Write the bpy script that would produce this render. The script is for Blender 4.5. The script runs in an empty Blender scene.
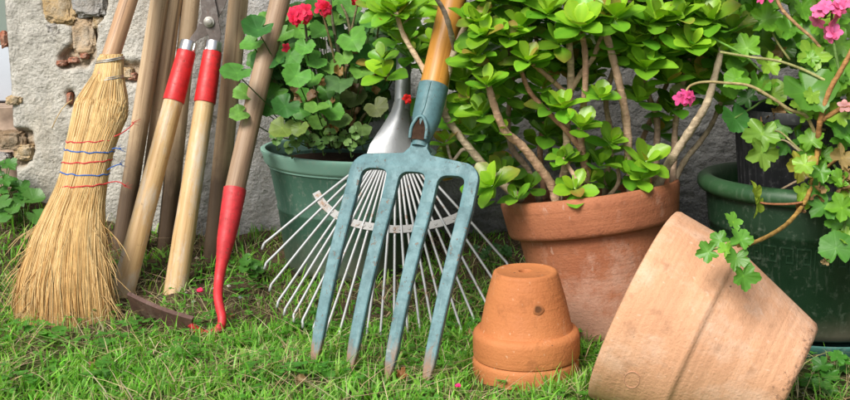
import bpy, bmesh, math, random
import numpy as np
from mathutils import Vector, Matrix, Quaternion, noise
from math import radians as R_, sin, cos, tan, pi, atan, sqrt, exp
random.seed(7)
rng = np.random.default_rng(7)
scene = bpy.context.scene
C = scene.collection
V = Vector

# ------------------------------------------------------------------ camera model
FPX, PITCH, CAMH = 1100.0, R_(10), 0.51
def ray(px, py):
    u = (px - 425) / FPX; v = (py - 200) / FPX
    return V((u, cos(PITCH) - v * sin(PITCH), -sin(PITCH) - v * cos(PITCH)))
def at(px, py, d):
    r = ray(px, py); t = d / r.y
    return V((r.x * t, d, CAMH + r.z * t))
def pxm(d):            # metres per photo pixel near distance d
    return d * 1.02 / FPX
WALL_Y = 2.15

# ------------------------------------------------------------------ ground height
def sstep(a, b, x):
    t = np.clip((x - a) / (b - a), 0, 1)
    return t * t * (3 - 2 * t)
def gz(x, y):
    rise = sstep(1.62, 2.2, y)
    h = rise * (0.065 + 0.09 * sstep(-0.45, -0.95, x))
    b = 0.006 * np.sin(x * 9.1 + y * 4.3) * np.sin(y * 11.7 - x * 3.1) + 0.003 * np.sin(x * 31 + 1.3) * np.sin(y * 27 + x * 8)
    near = sstep(7, 3, np.abs(x)) * sstep(7, 3, np.abs(y))
    return h * near + b * near
def ground_px(px, py):
    d = 1.7
    for _ in range(40):
        p = at(px, py, d)
        e = p.z - float(gz(p.x, d))
        d += e * 1.2
        d = min(max(d, .8), 2.6)
    return at(px, py, d)

# ------------------------------------------------------------------ mesh collecting
class MB:
    def __init__(s): s.v = []; s.f = []; s.c = []; s.col = (1, 1, 1)
    def vert(s, p, c=None):
        s.v.append((p[0], p[1], p[2])); s.c.append(c or s.col); return len(s.v) - 1
    def ring_bridge(s, a, b, closed=True):
        n = len(a)
        for i in range(n if closed else n - 1):
            j = (i + 1) % n
            s.f.append((a[i], a[j], b[j], b[i]))
    def lathe(s, prof, seg=96, closed=True, wob=0, ph=0):
        rings = []
        for (r, z) in prof:
            ring = []
            for k in range(seg):
                t = 2 * pi * k / seg
                rr = r
                if wob: rr = r * (1 + wob * noise.noise((cos(t) * 1.3 + ph, sin(t) * 1.3, z * 6)))
                ring.append(s.vert((rr * cos(t), rr * sin(t), z)))
            rings.append(ring)
        for a, b in zip(rings, rings[1:]): s.ring_bridge(a, b)
        return rings
    def tube(s, pts, rad, seg=8, cap=True, flat=None, jit=0, c2=None):
        pts = [V(p) for p in pts]; n = len(pts)
        if not hasattr(rad, '__len__'): rad = [rad] * n
        tans = []
        for i in range(n):
            t = pts[min(i + 1, n - 1)] - pts[max(i - 1, 0)]
            tans.append(t.normalized() if t.length > 1e-9 else V((0, 0, 1)))
        ref = V((0, 1, 0)) if abs(tans[0].y) < .9 else V((1, 0, 0))
        nrm = (ref - tans[0] * ref.dot(tans[0])).normalized()
        rings = []
        for i in range(n):
            if i:
                q = tans[i - 1].rotation_difference(tans[i]); nrm = (q @ nrm)
                nrm = (nrm - tans[i] * nrm.dot(tans[i])).normalized()
            b = tans[i].cross(nrm)
            ring = []
            for k in range(seg):
                a = 2 * pi * k / seg
                r = rad[i] * (1 + (random.uniform(-jit, jit) if jit else 0))
                fl = flat if flat else 1
                col = s.col
                if c2: col = tuple(s.col[q_] + (c2[q_] - s.col[q_]) * i / (n - 1) for q_ in range(3))
                ring.append(s.vert(pts[i] + nrm * (cos(a) * r * fl) + b * (sin(a) * r), col))
            rings.append(ring)
        for a, b in zip(rings, rings[1:]): s.ring_bridge(a, b)
        if cap:
            s.f.append(tuple(reversed(rings[0]))); s.f.append(tuple(rings[-1]))
        return rings
    def sweep_rect(s, pts, wid, thick, xdir, ydir):
        rings = []
        for p, w, t in zip(pts, wid, thick):
            p = V(p); w /= 2; t /= 2; ch = min(w, t) * .25
            sec = [(-w + ch, -t), (w - ch, -t), (w, -t + ch), (w, t - ch), (w - ch, t), (-w + ch, t), (-w, t - ch), (-w, -t + ch)]
            rings.append([s.vert(p + xdir * a + ydir * b) for a, b in sec])
        for a, b in zip(rings, rings[1:]): s.ring_bridge(a, b)
        s.f.append(tuple(reversed(rings[0]))); s.f.append(tuple(rings[-1]))
    def box(s, c, sx, sy, sz, M=None):
        idx = []
        for z in (-1, 1):
            for (x, y) in ((-1, -1), (1, -1), (1, 1), (-1, 1)):
                p = V((c[0] + x * sx / 2, c[1] + y * sy / 2, c[2] + z * sz / 2))
                idx.append(s.vert(M @ p if M else p))
        a = idx
        s.f += [(a[3], a[2], a[1], a[0]), (a[4], a[5], a[6], a[7]), (a[0], a[1], a[5], a[4]), (a[1], a[2], a[6], a[5]), (a[2], a[3], a[7], a[6]), (a[3], a[0], a[4], a[7])]
    def build(s, name, mat, parent=None, smooth=40, origin=None, bevel=0):
        me = bpy.data.meshes.new(name)
        vs = s.v
        if origin is not None: vs = [(p[0] - origin[0], p[1] - origin[1], p[2] - origin[2]) for p in vs]
        me.from_pydata(vs, [], s.f)
        at_ = me.attributes.new('Col', 'FLOAT_COLOR', 'POINT')
        at_.data.foreach_set('color', [x for c in s.c for x in (c[0], c[1], c[2], 1.0)])
        if bevel:
            bm = bmesh.new(); bm.from_mesh(me)
            ed = [e for e in bm.edges if len(e.link_faces) == 2 and e.calc_face_angle(0) > .7]
            bmesh.ops.bevel(bm, geom=ed, offset=bevel, segments=2, affect='EDGES', profile=.6)
            bm.to_mesh(me); bm.free()
        me.validate()
        if smooth:
            me.shade_smooth()
            if smooth < 180: me.set_sharp_from_angle(angle=R_(smooth))
        me.materials.append(mat)
        o = bpy.data.objects.new(name, me); C.objects.link(o)
        if parent is not None: o.parent = parent
        return o

def thing(name, label, cat, loc=(0, 0, 0), rot=None, group=None):
    o = bpy.data.objects.new(name, None); C.objects.link(o)
    o.empty_display_size = .05
    o.location = loc
    if rot is not None:
        o.rotation_mode = 'QUATERNION'; o.rotation_quaternion = rot
    o['label'] = label; o['category'] = cat
    if group: o['group'] = group
    return o
def tag(o, label, cat, group=None, kind=None):
    o['label'] = label; o['category'] = cat
    if group: o['group'] = group
    if kind: o['kind'] = kind
    return o
def fast_mesh(name, verts, quads, cols, mat):
    me = bpy.data.meshes.new(name)
    nv, nf = len(verts), len(quads)
    me.vertices.add(nv); me.vertices.foreach_set('co', verts.astype(np.float32).ravel())
    me.loops.add(nf * 4); me.loops.foreach_set('vertex_index', quads.astype(np.int32).ravel())
    me.polygons.add(nf)
    me.polygons.foreach_set('loop_start', np.arange(0, nf * 4, 4, dtype=np.int32))
    me.update(calc_edges=True)
    a = me.attributes.new('Col', 'FLOAT_COLOR', 'POINT')
    c4 = np.ones((nv, 4), np.float32); c4[:, :3] = cols
    a.data.foreach_set('color', c4.ravel())
    me.shade_smooth()
    me.materials.append(mat)
    o = bpy.data.objects.new(name, me); C.objects.link(o)
    return o

# ------------------------------------------------------------------ shader helpers
class Sh:
    def __init__(s, name):
        s.m = bpy.data.materials.new(name); s.m.use_nodes = True
        s.t = s.m.node_tree; s.t.nodes.clear()
        s.out = s.n('ShaderNodeOutputMaterial')
        s.b = s.n('ShaderNodeBsdfPrincipled')
        s.t.links.new(s.b.outputs[0], s.out.inputs[0])
        s.tc = s.n('ShaderNodeTexCoord'); s.obj = s.tc.outputs['Object']
    def n(s, ty, **k):
        x = s.t.nodes.new(ty)
        for a, b in k.items(): setattr(x, a, b)
        return x
    def set(s, sock, val):
        if isinstance(val, bpy.types.NodeSocket): s.t.links.new(val, sock)
        elif isinstance(val, (tuple, list)) and len(val) == 3 and sock.type == 'RGBA': sock.default_value = (*val, 1)
        else: sock.default_value = val
    def mapping(s, scale, vec=None, loc=None):
        m = s.n('ShaderNodeMapping'); s.set(m.inputs[0], vec or s.obj); m.inputs['Scale'].default_value = scale
        if loc: m.inputs['Location'].default_value = loc
        return m.outputs[0]
    def noise(s, scale, detail=4, rough=.55, vec=None, dist=0, w=None):
        x = s.n('ShaderNodeTexNoise')
        if w is not None:
            x.noise_dimensions = '4D'; s.set(x.inputs['W'], w)
        s.set(x.inputs['Vector'], vec or s.obj)
        x.inputs['Scale'].default_value = scale; x.inputs['Detail'].default_value = detail
        x.inputs['Roughness'].default_value = rough; x.inputs['Distortion'].default_value = dist
        return x.outputs['Fac']
    def vor(s, scale, vec=None, feature='F1'):
        x = s.n('ShaderNodeTexVoronoi', feature=feature); s.set(x.inputs['Vector'], vec or s.obj); x.inputs['Scale'].default_value = scale
        return x.outputs['Distance']
    def ramp(s, fac, stops, interp='LINEAR'):
        x = s.n('ShaderNodeValToRGB'); s.set(x.inputs[0], fac); e = x.color_ramp.elements
        x.color_ramp.interpolation = interp
        while len(e) < len(stops): e.new(.5)
        for el, (p, c) in zip(e, stops):
            el.position = p
            if not hasattr(c, '__len__'): c = (c, c, c)
            el.color = (*c[:3], 1)
        return x.outputs[0]
    def mix(s, fac, a, b, mode='MIX'):
        x = s.n('ShaderNodeMix', data_type='RGBA', blend_type=mode)
        s.set(x.inputs[0], fac); s.set(x.inputs[6], a); s.set(x.inputs[7], b)
        return x.outputs[2]
    def math(s, op, a, b=None, clamp=False):
        x = s.n('ShaderNodeMath', operation=op, use_clamp=clamp); s.set(x.inputs[0], a)
        if b is not None: s.set(x.inputs[1], b)
        return x.outputs[0]
    def rangez(s, lo, hi, axis=2, vec=None):   # 1 below lo, 0 above hi
        sp = s.n('ShaderNodeSeparateXYZ'); s.set(sp.inputs[0], vec or s.obj)
        m = s.n('ShaderNodeMapRange'); s.set(m.inputs[0], sp.outputs[axis])
        m.inputs[1].default_value = lo; m.inputs[2].default_value = hi; m.inputs[3].default_value = 1; m.inputs[4].default_value = 0
        return m.outputs[0]
    def rnd(s):
        return s.n('ShaderNodeObjectInfo').outputs['Random']
    def attr(s):
        x = s.n('ShaderNodeAttribute'); x.attribute_name = 'Col'; return x.outputs['Color']
    def bump(s, h, strength=.5, dist=.002, prev=None):
        x = s.n('ShaderNodeBump'); x.inputs['Strength'].default_value = strength; x.inputs['Distance'].default_value = dist
        s.set(x.inputs['Height'], h)
        if prev: s.set(x.inputs['Normal'], prev)
        s.set(s.b.inputs['Normal'], x.outputs[0]); return x.outputs[0]
    def fin(s, col, rough=.6, metal=0, spec=.5):
        s.set(s.b.inputs['Base Color'], col); s.set(s.b.inputs['Roughness'], rough); s.set(s.b.inputs['Metallic'], metal)
        s.b.inputs['Specular IOR Level'].default_value = spec
        return s.m

def mat_wood(name, light, mid, dark, dirt=None, dirt_z=(0, .3), rough=.55, grain=1.0, worn=None):
    s = Sh(name); rd = s.rnd(); w = s.math('MULTIPLY', rd, 40.0)
    g = s.noise(60, 5, .6, s.mapping((1, 1, .035)), w=w)
    g2 = s.noise(260, 3, .6, s.mapping((1, 1, .03)), w=w)
    big = s.noise(9, 4, .6, s.mapping((1, 1, .5)), w=w)
    f = s.math('ADD', s.math('MULTIPLY', g, .6), s.math('MULTIPLY', g2, .4))
    col = s.ramp(f, [(.36, dark), (.48, mid), (.60, light)])
    ck = s.noise(110, 3, .55, s.mapping((1, 1, .018)), w=w)
    col = s.mix(s.ramp(ck, [(.64, 0), (.70, .75)]), col, tuple(x * .4 for x in dark))
    col = s.mix(s.ramp(big, [(.4, 0), (.7, .55)]), col, tuple(x * .55 for x in mid))
    kn = s.noise(14, 2, .5, s.mapping((1, 1, .6)), w=w)
    col = s.mix(s.ramp(kn, [(.68, 0), (.74, .7)]), col, tuple(x * .35 for x in dark))
    spk = s.noise(150, 3, .7, w=w)
    col = s.mix(s.ramp(spk, [(.62, 0), (.72, .55)]), col, tuple(x * .4 for x in dark))
    if worn:
        wn = s.noise(22, 5, .7, s.mapping((1, 1, .3)), w=w)
        col = s.mix(s.ramp(wn, [(.48, 0), (.58, .8)]), col, worn)
    if dirt:
        dz = s.rangez(*dirt_z); dn = s.noise(18, 5, .7, s.mapping((1, 1, .35)), w=w)
        df = s.math('ADD', dz, s.math('MULTIPLY', s.math('SUBTRACT', dn, .5), .9), clamp=True)
        dc = s.mix(s.noise(70, 4, .7, s.mapping((1, 1, .12))), dirt, tuple(x * 5 for x in dirt))
        col = s.mix(s.ramp(df, [(.25, 0), (.7, .95)]), col, dc)
    s.bump(f, .45 * grain, .003)
    return s.fin(col, s.ramp(g, [(.3, rough + .12), (.7, rough - .08)]), 0, .4)

def mat_paint(name, base, worn, rust, wear=.6, rough=.4, tip=None, spec=.5, patch=25, scratch=.5):
    s = Sh(name); w = s.math('MULTIPLY', s.rnd(), 30.0)
    n1 = s.noise(patch, 6, .7, w=w); n2 = s.noise(120, 4, .7, w=w); n3 = s.noise(6, 3, .5, w=w); n4 = s.noise(55, 6, .75, w=w)
    sc = s.noise(170, 3, .6, s.mapping((1, 1, .06)), w=w); sd = s.noise(90, 4, .65, s.mapping((.25, 1, 1)), w=w)
    col = s.mix(s.ramp(n3, [(.3, 0), (.7, .7)]), base, tuple(min(1, x * 1.35 + .01) for x in base))
    col = s.mix(s.ramp(n4, [(.42, 0), (.68, .75)]), col, tuple(x * .5 for x in base))
    col = s.mix(s.ramp(n1, [(wear, 0), (wear + .1, .6)]), col, worn)
    col = s.mix(s.ramp(sc, [(.60, 0), (.68, scratch)]), col, worn)
    col = s.mix(s.ramp(sd, [(.66, 0), (.70, scratch)]), col, tuple(min(1, x * 1.6 + .04) for x in worn))
    ch = s.math('MULTIPLY', s.ramp(n2, [(.60, 0), (.63, 1)]), s.ramp(n1, [(.42, .1), (.6, 1)]))
    col = s.mix(s.math('MULTIPLY', ch, .85), col, rust)
    if tip:
        st = s.noise(60, 5, .7, s.mapping((1, 1, .25)), w=w)
        f = s.math('ADD', s.rangez(*tip), s.math('MULTIPLY', s.math('SUBTRACT', st, .5), 2.2), clamp=True)
        col = s.mix(s.ramp(f, [(.35, 0), (.75, .95)]), col, s.mix(n2, rust, tuple(x * 2.1 for x in rust)))
    s.bump(s.math('SUBTRACT', s.math('ADD', n4, s.math('MULTIPLY', n2, .4)), ch), .35, .002)
    return s.fin(col, s.ramp(n4, [(.3, rough), (.75, rough + .3)]), 0, spec)

def mat_terracotta(name, a, b, pale, stain=.5, dust_z=None, lime=None, rimdirt=None, dark_top=False, band=.25, spec=.25):
    s = Sh(name)
    n1 = s.noise(9, 5, .6); n2 = s.noise(45, 5, .65); n3 = s.noise(260, 3, .6)
    bandn = s.noise(150, 3, .6, s.mapping((.02, .02, 1)))
    col = s.ramp(n1, [(.3, a), (.7, b)])
    col = s.mix(s.ramp(bandn, [(.35, 0), (.65, band)]), col, tuple(x * .72 for x in a))
    ef = s.noise(16, 6, .7, s.mapping((1, 1, .7)))
    col = s.mix(s.ramp(ef, [(stain, 0), (stain + .14, .6)]), col, pale)
    col = s.mix(s.ramp(n2, [(.56, 0), (.72, .45)]), col, tuple(x * .45 for x in a))
    sp = s.noise(95, 2, .5)
    col = s.mix(s.ramp(sp, [(.735, 0), (.77, .75)]), col, (.05, .035, .025))
    sp2 = s.noise(120, 2, .5, s.mapping((1, 1, .6), loc=(3, 1, 2)))
    col = s.mix(s.ramp(sp2, [(.69, 0), (.75, .6)]), col, pale)
    if dust_z:
        f = s.math('ADD', s.rangez(*dust_z), s.math('MULTIPLY', s.math('SUBTRACT', n2, .5), 1.0), clamp=True)
        col = s.mix(s.ramp(f, [(.3, 0), (.8, .75)]), col, (.16, .085, .05))
    if lime:
        ln_ = s.noise(24, 6, .75, s.mapping((1, 1, .8), loc=(5, 2, 1)))
        f = s.math('ADD', s.rangez(*lime), s.math('MULTIPLY', s.math('SUBTRACT', ln_, .5), 2.2), clamp=True)
        col = s.mix(s.ramp(f, [(.35, 0), (.85, .65)]), col, pale)
    if rimdirt:
        f = s.math('ADD', s.rangez(*rimdirt), s.math('MULTIPLY', s.math('SUBTRACT', s.noise(85, 5, .8), .5), 2.6), clamp=True)
        col = s.mix(s.ramp(f, [(.66, 0), (.85, .6)]), col, (.10, .06, .04))
    gr = s.noise(520, 2, .6)
    col = s.mix(s.ramp(gr, [(.6, 0), (.72, .35)]), col, tuple(x * .55 for x in a))
    s.bump(s.math('ADD', s.math('MULTIPLY', n3, .9), s.math('ADD', s.math('MULTIPLY', bandn, .7), s.math('MULTIPLY', n2, 1.1))), .5, .002)
    return s.fin(col, s.ramp(n2, [(.3, .62), (.7, .82)]), 0, spec)

def mat_leaf(name, trans=.3, rough=.38, spec=.5, var=.35):
    s = Sh(name); c = s.attr()
    n = s.noise(38, 4, .6); n2 = s.noise(170, 3, .6)
    col = s.mix(s.ramp(n, [(.3, 0), (.75, var)]), c, s.mix(1.0, c, (.55, .75, .35), 'MULTIPLY'))
    col = s.mix(s.ramp(n2, [(.62, 0), (.75, .35)]), col, s.mix(1.0, c, (1.6, 1.25, .8), 'MULTIPLY'))
    s.fin(col, rough, 0, spec)
    s.bump(n2, .25, .001)
    tr = s.n('ShaderNodeBsdfTranslucent'); s.set(tr.inputs[0], s.mix(1.0, col, (1.25, 1.35, .5), 'MULTIPLY'))
    mx = s.n('ShaderNodeMixShader'); mx.inputs[0].default_value = trans
    s.t.links.new(s.b.outputs[0], mx.inputs[1]); s.t.links.new(tr.outputs[0], mx.inputs[2]); s.t.links.new(mx.outputs[0], s.out.inputs[0])
    return s.m

def mat_plastic(name, base, hi, rough=.4, dust=(.3, .3, .26), dust_amt=.35, dust_z=None):
    s = Sh(name); n1 = s.noise(12, 5, .65); n2 = s.noise(90, 4, .7); sc = s.noise(140, 3, .6, s.mapping((1, 1, .08)))
    col = s.mix(s.ramp(n1, [(.3, 0), (.75, .7)]), base, hi)
    col = s.mix(s.ramp(sc, [(.58, 0), (.72, .22)]), col, dust)
    col = s.mix(s.ramp(n2, [(.56, 0), (.72, dust_amt)]), col, dust)
    if dust_z:
        f = s.math('ADD', s.rangez(*dust_z), s.math('MULTIPLY', s.math('SUBTRACT', n1, .5), 1.2), clamp=True)
        col = s.mix(s.ramp(f, [(.3, 0), (.9, .6)]), col, (.13, .11, .08))
    s.bump(n2, .15, .001)
    return s.fin(col, s.ramp(n1, [(.3, rough), (.7, rough + .2)]), 0, .5)

def mat_simple(name, col, rough=.6, metal=0, var=.4, scale=60, spec=.5, bump=.2):
    s = Sh(name); n = s.noise(scale, 4, .65)
    c = s.mix(s.ramp(n, [(.3, 0), (.75, 1)]), tuple(x * (1 - var) for x in col), tuple(min(1, x * (1 + var * .6)) for x in col))
    s.bump(n, bump, .001)
    return s.fin(c, rough, metal, spec)

def mat_attr(name, rough=.7, spec=.3, trans=0):
    s = Sh(name); c = s.attr(); n = s.noise(90, 3, .6)
    col = s.mix(s.ramp(n, [(.3, 0), (.8, .5)]), c, s.mix(1.0, c, (.6, .55, .5), 'MULTIPLY'))
    s.fin(col, rough, 0, spec)
    if trans:
        tr = s.n('ShaderNodeBsdfTranslucent'); s.set(tr.inputs[0], col)
        mx = s.n('ShaderNodeMixShader'); mx.inputs[0].default_value = trans
        s.t.links.new(s.b.outputs[0], mx.inputs[1]); s.t.links.new(tr.outputs[0], mx.inputs[2]); s.t.links.new(mx.outputs[0], s.out.inputs[0])
    return s.m

def mat_plaster():
    s = Sh('plaster'); c = s.attr()
    n1 = s.noise(5, 6, .65); n2 = s.noise(40, 6, .75); n3 = s.noise(170, 5, .75); v = s.vor(150)
    col = s.mix(s.ramp(n1, [(.35, 0), (.7, .5)]), c, s.mix(1.0, c, (.82, .8, .77), 'MULTIPLY'))
    col = s.mix(s.ramp(n2, [(.5, 0), (.72, .5)]), col, s.mix(1.0, c, (.55, .52, .48), 'MULTIPLY'))
    col = s.mix(s.ramp(n3, [(.56, 0), (.66, .75)]), col, s.mix(1.0, c, (.36, .33, .29), 'MULTIPLY'))
    crk = s.vor(9, s.mix(.12, s.obj, s.n('ShaderNodeTexNoise').outputs['Color']), 'DISTANCE_TO_EDGE')
    col = s.mix(s.math('MULTIPLY', s.ramp(crk, [(.0, 1), (.018, 0)]), s.ramp(n1, [(.5, 0), (.62, .6)])), col, (.09, .08, .07))
    stn = s.noise(7, 5, .7, s.mapping((1, 1, .35), loc=(2, 0, 1)))
    col = s.mix(s.ramp(stn, [(.52, 0), (.72, .55)]), col, s.mix(1.0, c, (.72, .64, .52), 'MULTIPLY'))
    col = s.mix(s.ramp(s.noise(70, 3, .6), [(.62, 0), (.7, .5)]), col, s.mix(1.0, c, (1.25, 1.23, 1.2), 'MULTIPLY'))
    h = s.math('ADD', s.math('MULTIPLY', n2, 1.0), s.math('ADD', s.math('MULTIPLY', n3, .45), s.math('MULTIPLY', v, .25)))
    s.bump(h, 1.0, .008)
    return s.fin(col, .92, 0, .15)

def mat_ground():
    s = Sh('soil_ground')
    n1 = s.noise(4, 6, .65); n2 = s.noise(38, 6, .7); n3 = s.noise(160, 4, .7)
    soil = s.ramp(n2, [(.3, (.035, .024, .015)), (.55, (.10, .07, .042)), (.75, (.2, .15, .09))])
    soil = s.mix(s.ramp(n3, [(.55, 0), (.7, .6)]), soil, (.27, .21, .13))
    green = s.ramp(n2, [(.3, (.02, .035, .008)), (.7, (.07, .11, .022))])
    dz = s.rangez(1.55, 1.8, 1)
    f = s.math('ADD', s.math('MULTIPLY', dz, .65), s.math('MULTIPLY', s.math('SUBTRACT', n1, .5), 1.2), clamp=True)
    col = s.mix(s.ramp(f, [(.35, 0), (.75, .9)]), soil, green)
    s.bump(s.math('ADD', n2, s.math('MULTIPLY', n3, .6)), .9, .012)
    return s.fin(col, .95, 0, .1)

# ------------------------------------------------------------------ leaves
def frame_of(dirv, up):
    d = V(dirv).normalized(); u = V(up); u = u - d * u.dot(d)
    if u.length < 1e-4: u = V((1, 0, 0)) - d * d.x
    u.normalize(); return d, u, d.cross(u)
def jitcol(c, a=.18):
    k = 1 + random.uniform(-a, a); h = random.uniform(-a, a) * .4
    return (max(0, c[0] * (k + h)), max(0, c[1] * k), max(0, c[2] * (k - h)))
def mulc(c, k): return (c[0] * k, c[1] * k, c[2] * k)

def obovate(mb, base, dirv, up, L, W, curl=.15, fold=.12, col=(.1, .3, .03), tip=None, teeth=.04):
    d, u, s = frame_of(dirv, up); base = V(base)
    NU = 14; rows = []
    tw = random.uniform(-.25, .25)
    for i in range(NU):
        t = i / (NU - 1)
        w = W * .5 * (.16 + .84 * math.sin(pi * min(1, (t ** 1.3) * .90 + .02)) ** .75) if t < .98 else W * .5 * .34
        if i >= 4 and i < NU - 1: w *= (1 + (teeth if i % 2 else -teeth))
        row = []
        for q in (-1, -.55, 0, .55, 1):
            y = q * w
            z = fold * abs(y) * 1.3 - curl * L * t * t + tw * y * t
            x = t * L * (1 - .06 * q * q)
            c = col
            if tip: c = tuple(col[k] + (tip[k] - col[k]) * (t ** 1.5) for k in range(3))
            if q == 0: c = (c[0] * 1.15 + .01, c[1] * 1.1 + .01, c[2] * 1.1)
            if abs(q) == 1: c = (c[0] * 1.2 + .01, c[1] * 1.05, c[2])
            row.append(mb.vert(base + d * x + s * y + u * z, c))
        rows.append(row)
    for a, b in zip(rows, rows[1:]): mb.ring_bridge(a, b, False)

def radial_leaf(mb, cen, nrm, fwd, Rr, style='round', cup=.12, col=(.06, .16, .03), zone=0, ruffle=.07, edge=None):
    n, f, s = frame_of(nrm, fwd)   # n normal, f forward
    cen = V(cen); NS = 60; RG = (0.12, .35, .58, .8, 1.0)
    ph = random.uniform(0, 6); lob = 7 if style == 'round' else 5
    rings = []
    asym = random.uniform(-.12, .12); bx = random.uniform(-.35, .15); by = random.uniform(-.08, .32); sk = random.uniform(-.25, .25)
    for g in RG:
        ring = []
        for k in range(NS):
            t = -pi + 2 * pi * k / NS
            back = exp(-((pi - abs(t)) / (.26 if style == 'round' else .4)) ** 2)
            if style == 'round':
                r = 1 + .045 * cos(7 * t) + .03 * cos(21 * t) + .012 * cos(35 * t) - .6 * back
            else:
                r = .66 + .34 * abs(cos(2.5 * t)) ** 1.0 + .045 * cos(15 * t) + .02 * cos(25 * t + ph) - .42 * back
                r *= 1 - .1 * abs(t) / pi
            r = r * (1 + asym * sin(t))
            rr = Rr * g * (1 + (r - 1) * g ** 1.3)
            vein = max(0, cos(lob * t if style == 'round' else 5 * t)) ** 14
            z = Rr * (cup * g * g - .04 * vein * g + ruffle * g * g * (sin(3 * t + ph) * .7 + sin(5 * t + 2 * ph) * .45))
            xx, yy = cos(t) * rr / Rr, sin(t) * rr / Rr
            z += Rr * (bx * xx * xx + by * abs(yy) ** 1.5 + sk * xx * yy)
            c = col
            if zone: c = mulc(c, 1 - zone * exp(-((g - .58) / .17) ** 2))
            if vein > .4 and g < .9: c = (c[0] * 1.12 + .004, c[1] * 1.08 + .006, c[2] * 1.1 + .003)
            c = mulc(c, 1 + .16 * noise.noise((xx * 2.2 + ph, yy * 2.2, ph)))
            if edge and g > .9: c = tuple(.45 * c[q] + .55 * edge[q] for q in range(3))
            ring.append(mb.vert(cen + f * (cos(t) * rr) + s * (sin(t) * rr) + n * z, c))
        rings.append(ring)
    c0 = mb.vert(cen, (col[0] * 1.4 + .01, col[1] * 1.3 + .02, col[2] * 1.2))
    for k in range(NS): mb.f.append((c0, rings[0][(k + 1) % NS], rings[0][k]))
    for a, b in zip(rings, rings[1:]): mb.ring_bridge(a, b)

def spline(pts, n=8):
    pts = [V(p) for p in pts]
    if len(pts) < 3: 
        return [pts[0].lerp(pts[-1], i / n) for i in range(n + 1)]
    P = [pts[0] * 2 - pts[1]] + pts + [pts[-1] * 2 - pts[-2]]; out = []
    for i in range(1, len(P) - 2):
        a, b, c, d = P[i - 1:i + 3]
        for k in range(n):
            t = k / n
            out.append(.5 * ((2 * b) + (c - a) * t + (2 * a - 5 * b + 4 * c - d) * t * t + (3 * b - a - 3 * c + d) * t ** 3))
    out.append(P[-2]); return out

# ------------------------------------------------------------------ materials
M = {}
M['ground'] = mat_ground(); M['plaster'] = mat_plaster()
M['pole'] = mat_wood('weathered_wood', (.64, .48, .31), (.52, .37, .225), (.31, .20, .115), dirt=(.030, .019, .012), dirt_z=(.03, .34), rough=.65)
M['shaft'] = mat_wood('grey_shaft_wood', (.38, .265, .175), (.29, .19, .12), (.17, .105, .065), rough=.6, worn=None)
M['grip'] = mat_wood('varnished_grip_wood', (.66, .47, .25), (.58, .38, .18), (.40, .24, .10), rough=.45, worn=(.56, .49, .40))
M['forkwood'] = mat_wood('orange_varnished_wood', (.60, .29, .06), (.53, .235, .043), (.36, .145, .025), rough=.35, grain=.5)
M['broomwood'] = mat_wood('pale_broom_wood', (.56, .36, .22), (.48, .29, .165), (.34, .2, .11), rough=.5, grain=.6)
M['redpaint'] = mat_paint('red_paint', (.56, .016, .018), (.36, .035, .03), (.22, .03, .02), wear=.56, rough=.34, scratch=.35)
M['hoered'] = mat_paint('red_hoe_paint', (.52, .02, .028), (.30, .05, .045), (.13, .05, .03), wear=.54, rough=.4, scratch=.4)
M['teal'] = mat_paint('teal_paint', (.080, .175, .195), (.15, .25, .26), (.09, .06, .04), wear=.58, rough=.42, patch=18)
M['tealtine'] = mat_paint('teal_tine_paint', (.080, .175, .195), (.16, .25, .26), (.15, .085, .05), wear=.55, rough=.42, tip=(-.01, .075), patch=30)
M['bladesteel'] = mat_paint('dark_blade_steel', (.13, .105, .095), (.30, .28, .27), (.15, .065, .035), wear=.5, rough=.42)
M['hoeblade'] = mat_paint('brown_hoe_iron', (.085, .04, .03), (.17, .11, .09), (.06, .025, .018), wear=.55, rough=.5)
s = Sh('chrome_ferrule'); nn = s.noise(60, 4, .6); s.bump(nn, .15, .001); M['chrome'] = s.fin(s.mix(nn, (.55, .55, .55), (.75, .75, .75)), .28, 1)
s = Sh('galvanised'); nn = s.noise(35, 5, .7); n2 = s.noise(160, 3, .7)
cc = s.mix(nn, (.24, .25, .26), (.38, .39, .405)); cc = s.mix(s.ramp(n2, [(.62, 0), (.7, .7)]), cc, (.22, .13, .07)); s.bump(n2, .2, .001)
M['galv'] = s.fin(cc, .48, .55)
s = Sh('galvanised_tine'); nn = s.noise(20, 5, .7); n2 = s.noise(60, 4, .7)
cc = s.mix(nn, (.30, .31, .32), (.46, .47, .48)); cc = s.mix(s.ramp(n2, [(.6, 0), (.68, .75)]), cc, (.24, .13, .06)); s.bump(n2, .2, .001)
M['tine'] = s.fin(cc, .5, .3)
s = Sh('galvanised_band'); n2 = s.noise(45, 4, .7); cc = s.mix(s.ramp(n2, [(.55, 0), (.66, .85)]), (.36, .36, .355), (.25, .13, .06)); s.bump(n2, .2, .001)
M['band'] = s.fin(cc, .55, .2)
M['wire'] = mat_simple('binding_wire', (.42, .42, .42), .4, .8)
M['straw'] = mat_attr('broom_straw', .62, .3)
M['redthread'] = mat_simple('red_thread', (.55, .035, .04), .85, 0, .3, 200)
M['bluethread'] = mat_simple('blue_thread', (.03, .12, .42), .85, 0, .3, 200)
M['bigpot'] = mat_terracotta('weathered_terracotta', (.31, .105, .05), (.43, .165, .08), (.5, .30, .22), .58, lime=(.03, .19), spec=.3)
M['smallpot'] = mat_terracotta('orange_terracotta', (.44, .15, .05), (.53, .20, .07), (.62, .38, .24), .6, spec=.35, band=.15)
M['palepot'] = mat_terracotta('pale_terracotta', (.60, .315, .18), (.67, .385, .235), (.70, .47, .34), .47, rimdirt=(-.235, -.17), spec=.15, band=.4)
M['greenpot'] = mat_plastic('teal_green_plastic', (.035, .095, .065), (.06, .135, .10), .42, dust_amt=.5, dust_z=(.0, .12))
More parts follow.
